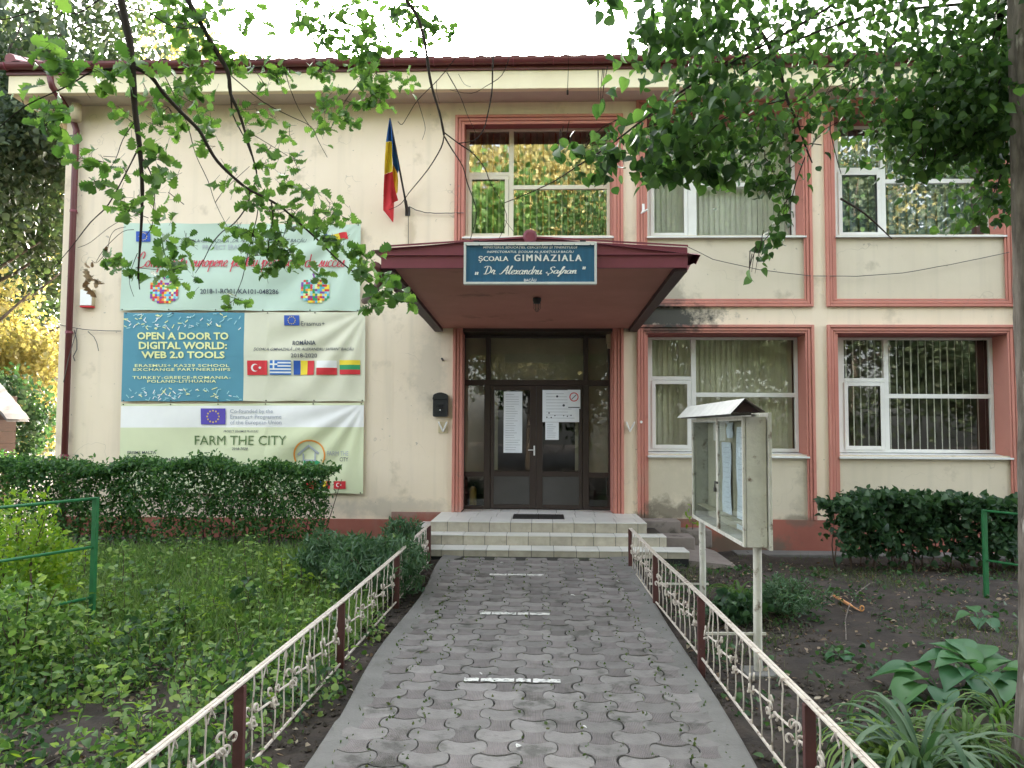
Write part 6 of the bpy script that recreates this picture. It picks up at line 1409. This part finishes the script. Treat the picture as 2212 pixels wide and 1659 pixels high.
hosta('smaller broad-leaved plant left of the large one', 2030, 1500, [(190, .15, 45, .30), (160, .2, 40, .32), (210, .25, 25, .30), (250, .15, 30, .24), (120, .15, 55, .24), (300, .18, 30, .22)], .95)
hosta('low broad-leaved plant under the green fence at the right', 2115, 1345, [(190, .1, 45, .2), (20, .1, 40, .2), (90, .1, 60, .18), (280, .1, 30, .2), (240, .12, 30, .18)], .9)
hosta('small five-leaved seedling on the bare right soil', 1815, 1420, [(190, .05, 30, .12), (10, .05, 35, .12), (100, .05, 45, .1), (280, .05, 25, .11), (330, .06, 20, .1)], .9, name='seedling_plant')
hosta('small three-leaved seedling left of the broad-leaved plants', 1960, 1530, [(180, .05, 30, .13), (10, .06, 45, .13), (275, .06, 10, .12)], .9, name='seedling_plant')

# ------------------------------------------------------------------ lawn, weeds, litter
def scatter(n, x0, x1, y0, y1, dens):
    X = rng.uniform(x0, x1, n); Y = rng.uniform(y0, y1, n); k = np.array([rng.random() < dens(a, b) for a, b in zip(X, Y)]); X, Y = X[k], Y[k]
    return np.stack([X, Y, np.array([gz(a, b) for a, b in zip(X, Y)])], 1)
def nz2(x, y, s=1.0, p=0): return .5+.25*(math.sin(x*2.1*s+p)+math.sin(y*1.7*s+1.3*p+.8*math.sin(x*1.3*s)))
P = scatter(70000, -9, -1.6, 5.6, 10.9, lambda x, y: (sstep(5.9, 7.2, y)*.85+.1)*(.35+.65*nz2(x, y, 1.6)))
gr = foliage('lawn_grass', BLADE, P, .19, LM['grass'], None, down=-2.2, up=.2, jit=.55); tag(gr, 'long green grass growing in the left garden', 'grass')
P = scatter(14000, -9, -1.55, 4.2, 10.6, lambda x, y: .12+.88*sstep(.45, .75, nz2(x, y, 1.9, 2))); P[:, 2] += rng.random(len(P))**1.4*.22
tag(foliage('garden_weeds', OVAL, P, .055, LM['weed'], None, down=-.1, up=1.1, jit=.5), 'mixed leafy weeds covering the left garden', 'weeds')
P = scatter(17000, -5, -1.38, 2.6, 7.6, lambda x, y: sstep(.42, .62, nz2(x, y, 2.6, 1))*.9+.05); P[:, 2] += rng.random(len(P))**1.6*.22
tag(foliage('leafy_weeds', LIND, P, .04, LM['weed'], None, down=-.1, up=1.2, jit=.5), 'low heart-leaved weeds on the soil near the left railing', 'weeds')
P = scatter(9000, -5, -1.38, 2.6, 7.0, lambda x, y: sstep(.4, .66, nz2(x, y, 2.2, 4))); P[:, 2] += rng.random(len(P))**1.5*.26
tag(foliage('dark_weeds', OVAL, P, .055, LM['weed2'], None, down=-.2, up=1, jit=.5), 'dark bushy weeds in the lower left garden', 'weeds')
P = scatter(26000, 1.35, 7.5, 3.0, 12, lambda x, y: .85*sstep(.6, .78, nz2(x, y, 1.3, 3))*(.35 if y < 6 else 1)+.03+.5*sstep(11.2, 11.9, y)*.5)
tag(foliage('sparse_grass', BLADE, P, .075, LM['grass2'], None, down=-1.6, up=.2, jit=.5), 'thin dull grass on the bare soil right of the path', 'grass')
P = scatter(7500, 1.3, 7.5, 2.8, 11, lambda x, y: sstep(.5, .75, nz2(x, y, 2.9, 5))*.8+.06); P[:, 2] += rng.random(len(P))*.05
tag(foliage('ground_weeds', LIND, P, .042, LM['weed2'], None, down=0, up=1.4, jit=.5), 'small dark weeds scattered on the right soil', 'weeds')
def stalks(nm, lab, n, x0, x1, y0, y1, dens, h0, h1, size, m, tm):
    B = scatter(n, x0, x1, y0, y1, dens); P = []; D = []; b = MB()
    for (x, y, z) in B:
        h = random.uniform(h0, h1); lx, ly = random.gauss(0, .06), random.gauss(0, .06); top = Vector((x+lx, y+ly, z+h)); b.tube([(x, y, z-.02), (x+lx*.3, y+ly*.3, z+h*.5), top], [.0035, .003, .0015], 3, cap=False)
        k = int(5+h*16)
        for i in range(k):
            f = .2+.8*i/k; a = i*2.4+x*9; P.append((x+lx*f*f, y+ly*f*f, z+h*f)); D.append((math.cos(a), math.sin(a), random.uniform(-.1, .7)))
    o = foliage(nm, tm, np.array(P), size, m, None, dirs=np.array(D), up=1.3, jit=.45); tag(o, lab, 'weeds'); build('weed_stems', b, M['twig2'] if m is not LM['yellow'] else LM['weed'], o)['kind'] = 'stuff'
stalks('tall_weeds', 'loose upright leafy weeds over the left lawn', 420, -6.5, -1.6, 4.4, 10.4, lambda x, y: .9, .18, .48, .062, LM['weed'], OVAL)
stalks('pale_weeds', 'pale yellow-green upright weeds among the grass on the left', 170, -6.5, -1.6, 4.0, 10.0, lambda x, y: .9, .15, .42, .055, LM['yellow'], LANCE)
stalks('low_weeds', 'low dark leafy weeds on the right soil', 420, 1.4, 7, 3.0, 11.4, lambda x, y: .35+.65*sstep(.5, .7, nz2(x, y, 1.7, 2)), .04, .14, .04, LM['weed2'], OVAL)
def litter(nm, lab, n, x0, x1, y0, y1, size, m):
    P = scatter(n, x0, x1, y0, y1, lambda x, y: 1); P[:, 2] += .012; D = rng.normal(size=(len(P), 3)); D[:, 2] *= .25
    tag(foliage(nm, OVAL, P, size, m, None, up=3, jit=.5, dirs=D), lab, 'fallen leaves')
litter('fallen_leaves', 'brown and pale fallen leaves on the right soil', 2600, 1.3, 7, 2.8, 11.5, .045, LM['dead']); litter('fallen_leaves', 'brown fallen leaves on the soil by the left railing', 2600, -4.5, -1.36, 2.6, 7.5, .045, LM['dead'])
# earth clods along the path
def clods(nm, lab, x0, x1, n):
    b = MB()
    for _ in range(n):
        x, y = random.uniform(x0, x1), random.uniform(2.8, 10.3); s = random.uniform(.008, .028); c = Vector((x, y, gz(x, y)+s*.3)); vs = [c+Vector((random.uniform(.6, 1.2)*s*a, random.uniform(.6, 1.2)*s*bq, random.uniform(.5, 1)*s*cq)) for a, bq, cq in ((1, 0, 0), (-1, 0, 0), (0, 1, 0), (0, -1, 0), (0, 0, 1), (0, 0, -1))]
        b.add(vs, [(0, 2, 4), (2, 1, 4), (1, 3, 4), (3, 0, 4), (2, 0, 5), (1, 2, 5), (3, 1, 5), (0, 3, 5)])
    tag(build(nm, b, mat('clod_'+nm, (.07, .055, .042), (.035, .027, .021), 20, .95), None), lab, 'earth clods', kind='stuff')
clods('earth_clods', 'dark crumbly earth along the right path edge', 1.22, 2.6, 2600); clods('earth_clods', 'dark crumbly earth along the left path edge', -3.2, -1.3, 3200)
# single pale leaves on the path
for i, (px, py, s, lab) in enumerate(((1116, 1617, .055, 'pale cream leaf lying near the bottom of the path'), (1232, 1287, .05, 'pale leaf on the right half of the path below the first dash'), (1079, 1217, .045, 'small white leaf near the foot of the steps'), (1036, 1455, .03, 'small cream leaf left of the nearest white dash'), (1258, 1570, .03, 'tiny white scrap right of the path centre'), (1330, 1256, .035, 'small white scrap at the right edge of the path top'))):
    v = ray(px, py); p = CAM+v*3
    for _ in range(8): p = CAM+v*((pathz(p.y)+.012-CAM.z)/v.z)
    me = leafmesh('pale_leaf', OVAL, np.array([(0, 0, 0)]), np.array([[random.gauss(0, 1), random.gauss(0, 1), .1]]), np.array([[.2, -.1, 1.]]), np.array([s*1.2]))
    me.materials.append(M['paint']); o = link('pale_leaf', me, None, p+Vector((0, 0, .008))); tag(o, lab, 'leaf', 'pale leaves and scraps on the path')
b = MB()
for _ in range(150):
    x, y = (random.uniform(1.35, 6), random.uniform(3, 11)) if random.random() < .6 else (random.uniform(-4, -1.4), random.uniform(2.8, 7.5)); z = gz(x, y)+.012; a = random.uniform(0, 6.28); L = random.uniform(.05, .22)
    b.tube([(x, y, z), (x+math.cos(a)*L*.5+.01, y+math.sin(a)*L*.5, z+.012), (x+math.cos(a)*L, y+math.sin(a)*L, z+.002)], [.003, .0025, .0015], 4)
tag(build('fallen_twigs', b, M['bark'], None), 'thin dry twigs strewn over the soil', 'twigs', kind='stuff')
# orange peeled stick, slab, stakes, dead twig
a, b_ = PG(1802, 1293), PG(1860, 1325); o = thing('orange_stick', 'orange plastic stick lying on the dark right soil', 'stick', tuple(a)); a += Vector((0, 0, .03)); b_ += Vector((0, 0, .02)); m_ = a.lerp(b_, .6)
build('shaft', MB().tube([a, m_, m_.lerp(b_, .3), b_], [.016, .017, .008, .006], 8), M['orange_stick'] if 'orange_stick' in M else mat('orange_plastic', (.75, .28, .13), (.68, .40, .18), 9, .6), o, smooth=True)
q = b_+Vector((.01, 0, .03)); build('ring', MB().tube([q+Vector((.018*math.cos(t), 0, .026*math.sin(t))) for t in np.linspace(0, 6.28, 12)], .008, 6), mat('orange_plastic_ring', (.72, .33, .12), None, 9, .6), o, smooth=True)
s = [PZ(-40, 1262, -.05), PZ(70, 1263, -.05), PZ(112, 1270, -.06), PZ(40, 1290, -.08), PZ(-40, 1302, -.08)]; b = MB(); n = len(s); b.add([*s, *[p+Vector((0, 0, -.1)) for p in s]], [tuple(range(n))]+[(i, i+n, (i+1) % n+n, (i+1) % n) for i in range(n)])
tag(build('concrete_slab', b, mat('pale_slab', (.55, .53, .50), (.46, .44, .42), 3, .8, .2), None, loc=s[0]), 'pale flat concrete slab in the grass at the left edge', 'slab')
for (px, py, pt, lab) in ((100, 1530, 1450, 'short thin dark stake in the soil at lower left'), (70, 1400, 1230, 'thin dark stick standing among the left shrubs')):
    g = PG(px, py); t = PY(px-4, pt, g.y); tag(build('garden_stake', MB().tube([g, g.lerp(t, .5)+Vector((.006, 0, 0)), t], [.011, .010, .009], 6), M['twig2'], None, loc=g), lab, 'stake', 'stakes in the left garden')
pts = [PG(1828, 1390), PG(1826, 1345), PG(1833, 1318), PG(1848, 1290), PG(1880, 1265), PG(1905, 1262)]; tag(build('dry_vine', MB().tube([p+Vector((0, 0, .03)) for p in pts], .006, 5), M['bark'], None, loc=pts[0]), 'thin dry vine crawling over the right soil', 'vine')

# ------------------------------------------------------------------ background left: trees, kiosk, pale house
def tree(lab, x, y, h, r, n, m, size=.2, trunk=.18, group='trees beyond the left corner of the school', squash=1.0, z0=.28, nm='tree', blobs=26, sub=None):
    zb = gz(x, min(y, 12.9)) if abs(y) < 13 else 0; o = thing(nm, lab, 'tree', (x, y, zb), group)
    b = MB(); b.tube([(x, y, zb-.2), (x+.1, y, zb+h*.3), (x-.05, y+.1, zb+h*.6), (x, y, zb+h*.9)], [trunk, trunk*.8, trunk*.5, trunk*.12], 9)
    for k in range(9):
        a = k*2.4; z = zb+h*(.3+.05*k); L = r*.8; b.tube([(x, y, z), (x+math.cos(a)*L*.5, y+math.sin(a)*L*.5, z+h*.06), (x+math.cos(a)*L, y+math.sin(a)*L, z+h*.15)], [trunk*.4, trunk*.22, .02], 6)
    build('trunk', b, M['bark'], o, smooth=True)
    cs = []
    for k in range(blobs):
        v = rng.normal(size=3); v /= np.linalg.norm(v); f = rng.random()**.4
        cs.append((x+v[0]*r*f, y+v[1]*r*f, zb+h*(z0+(1-z0)*.5)+v[2]*h*(1-z0)*.5*f*squash, r*rng.uniform(.22, .42)))
    P = np.concatenate([np.array(c[:3])+rng.normal(size=(n//blobs, 3))*c[3]*.55 for c in cs]); P = P[P[:, 2] > zb+.3]
    foliage('crown', LIND, P, size, m, o, down=.4, up=.6)
tree('tall grey-green tree filling the sky at the upper left corner', -14.6, 18.5, 15.0, 4.8, 46000, LM['bg'], .14)
tree('large dark tree behind the left corner of the building', -12.3, 15.6, 9.8, 2.4, 17000, LM['bg'], .12, z0=.40)
tree('golden sunlit tree rising behind the roof', -15.2, 30, 18.0, 3.8, 8000, LM['sun_gold'], .17)
tree('grey-green tree rising behind the left part of the roof', -19, 26, 17, 4.5, 15000, LM['bg'], .18)
tree('low golden sunlit tree beside the wooden kiosk', -15.6, 22, 5.6, 2.4, 12000, LM['sun_gold'], .13, z0=.12)
tree('pale bushy tree low behind the golden tree', -13.4, 18, 2.9, 1.6, 8000, LM['blue'], .1, z0=.05)
tree('broad tree far behind the golden tree', -27, 36, 14, 5, 10000, LM['bg'], .24)
tree('green tree at the far left behind the kiosk', -22, 25, 12, 4, 10000, LM['bg'], .2)
# trees on the camera's side, mirrored in the windows
for i, (x, y, h, r, m, n, lab) in enumerate(((-.5, -10, 16.5, 4.6, 'sun_gold', 20000, 'tree with sunlit golden leaf colour straight behind the camera'), (-8, -10, 15, 4.4, 'bg', 14000, 'green tree behind the camera, left'), (7.5, -10, 16.5, 4.6, 'bg', 20000, 'green tree behind the camera, right'),
        (14.5, -11, 17, 4.8, 'bg', 18000, 'green tree farther right behind the camera'), (22, -12, 17, 5, 'bg', 14000, 'green tree farthest right behind the camera'), (-16, -12, 16, 5, 'bg', 12000, 'green tree far left behind the camera'),
        (3, -24, 21, 6.5, 'bg', 14000, 'tall green tree deep behind the camera'), (-10, -26, 21, 6.5, 'sun_gold', 12000, 'tall tree with sunlit golden leaf colour deep behind the camera, left'), (16, -24, 21, 6.5, 'sun_gold', 14000, 'tall tree with sunlit golden leaf colour deep behind the camera, right'), (29, -25, 20, 6.5, 'bg', 12000, 'tall green tree deep behind the camera at the far right'))):
    tree(lab, x, y, h, r, int(n*(1.9 if x < 5 else 1.25)) if y > -20 else n, LM[m], .19 if y > -20 else .34, group='trees across the street behind the camera', z0=.30 if m == 'sun_gold' else .05, blobs=60)
def kiosk():
    Y = 15.0; p = PY(12, 860, Y); o = thing('wooden_kiosk', 'small wooden kiosk with a grey sheet roof at the left edge', 'kiosk', (p.x-1, Y+1, -.1))
    e = PY(22, 905, Y); r = PY(-90, 770, Y); xl = 2*r.x-e.x; wood = mat('kiosk_wood', (.09, .042, .02), (.06, .027, .013), 5, .8, .3, 30, stretch=(1, 1, 8))
    for k in range(10): z = -.1+k*.24; build('wall_board', MB().box(xl+.5, e.x-.42, Y+.25-random.uniform(0, .01), Y+.8, z, z+.235), wood, o)
    build('gable_board', MB().prism([(xl+.2, e.z-.02), (e.x-.2, e.z-.02), (r.x, r.z-.1)], Y+.2, Y+.26), wood, o)
    rs = mat('kiosk_roof_sheet', (.13, .12, .12), (.08, .075, .075), 6, .7)
    for (a, c) in ((r, e), (Vector((r.x, Y, r.z)), Vector((xl, Y, e.z)))):
        d = (c-a); N = 14
        b = MB()
        for k in range(N+1):
            q = a+d*k/N; w_ = .02*(k % 2); b.v += [(q.x, Y-.1, q.z+w_), (q.x, Y+.6, q.z+w_), (q.x, Y-.1, q.z-.05), (q.x, Y+.6, q.z-.05)]
        for k in range(N): j = k*4; b.f += [[j, j+1, j+5, j+4], [j+2, j+6, j+7, j+3], [j, j+4, j+6, j+2]]; b.m += [0, 0, 0]
        build('roof_sheet', b, rs, o)
    for z in (0.2,): build('window', MB().box(e.x-.95, e.x-.6, Y+.22, Y+.24, e.z-.55, e.z-.2), M['black'], o)
kiosk()
def house():
    o = thing('far_house', 'pale house with reddish roof seen behind the left trees', 'house', (-26, 42, 0))
    build('wall', MB().box(-33, -19.5, 42, 50, -1, 5.2), mat('far_house_wall', (.66, .62, .56), (.6, .56, .5), .5, .9), o)
    build('roof', MB().add([(-33.6, 41.3, 5.1), (-18.9, 41.3, 5.1), (-20, 46, 7.6), (-32.5, 46, 7.6), (-33.6, 50.7, 5.1), (-18.9, 50.7, 5.1)], [(0, 1, 2, 3), (3, 2, 5, 4), (1, 5, 2), (0, 3, 4)]), mat('far_roof', (.30, .12, .08), None, 2, .8), o)
    for x in (-31, -28.5, -26, -23.5, -21): 
        w_ = build('window', MB().box(x-.55, x+.55, 41.93, 42, 2.2, 3.6), M['pvc'], o); build('pane', MB().box(x-.45, x+.45, 41.90, 41.929, 2.3, 3.5), M['dgrey'], w_)
house()
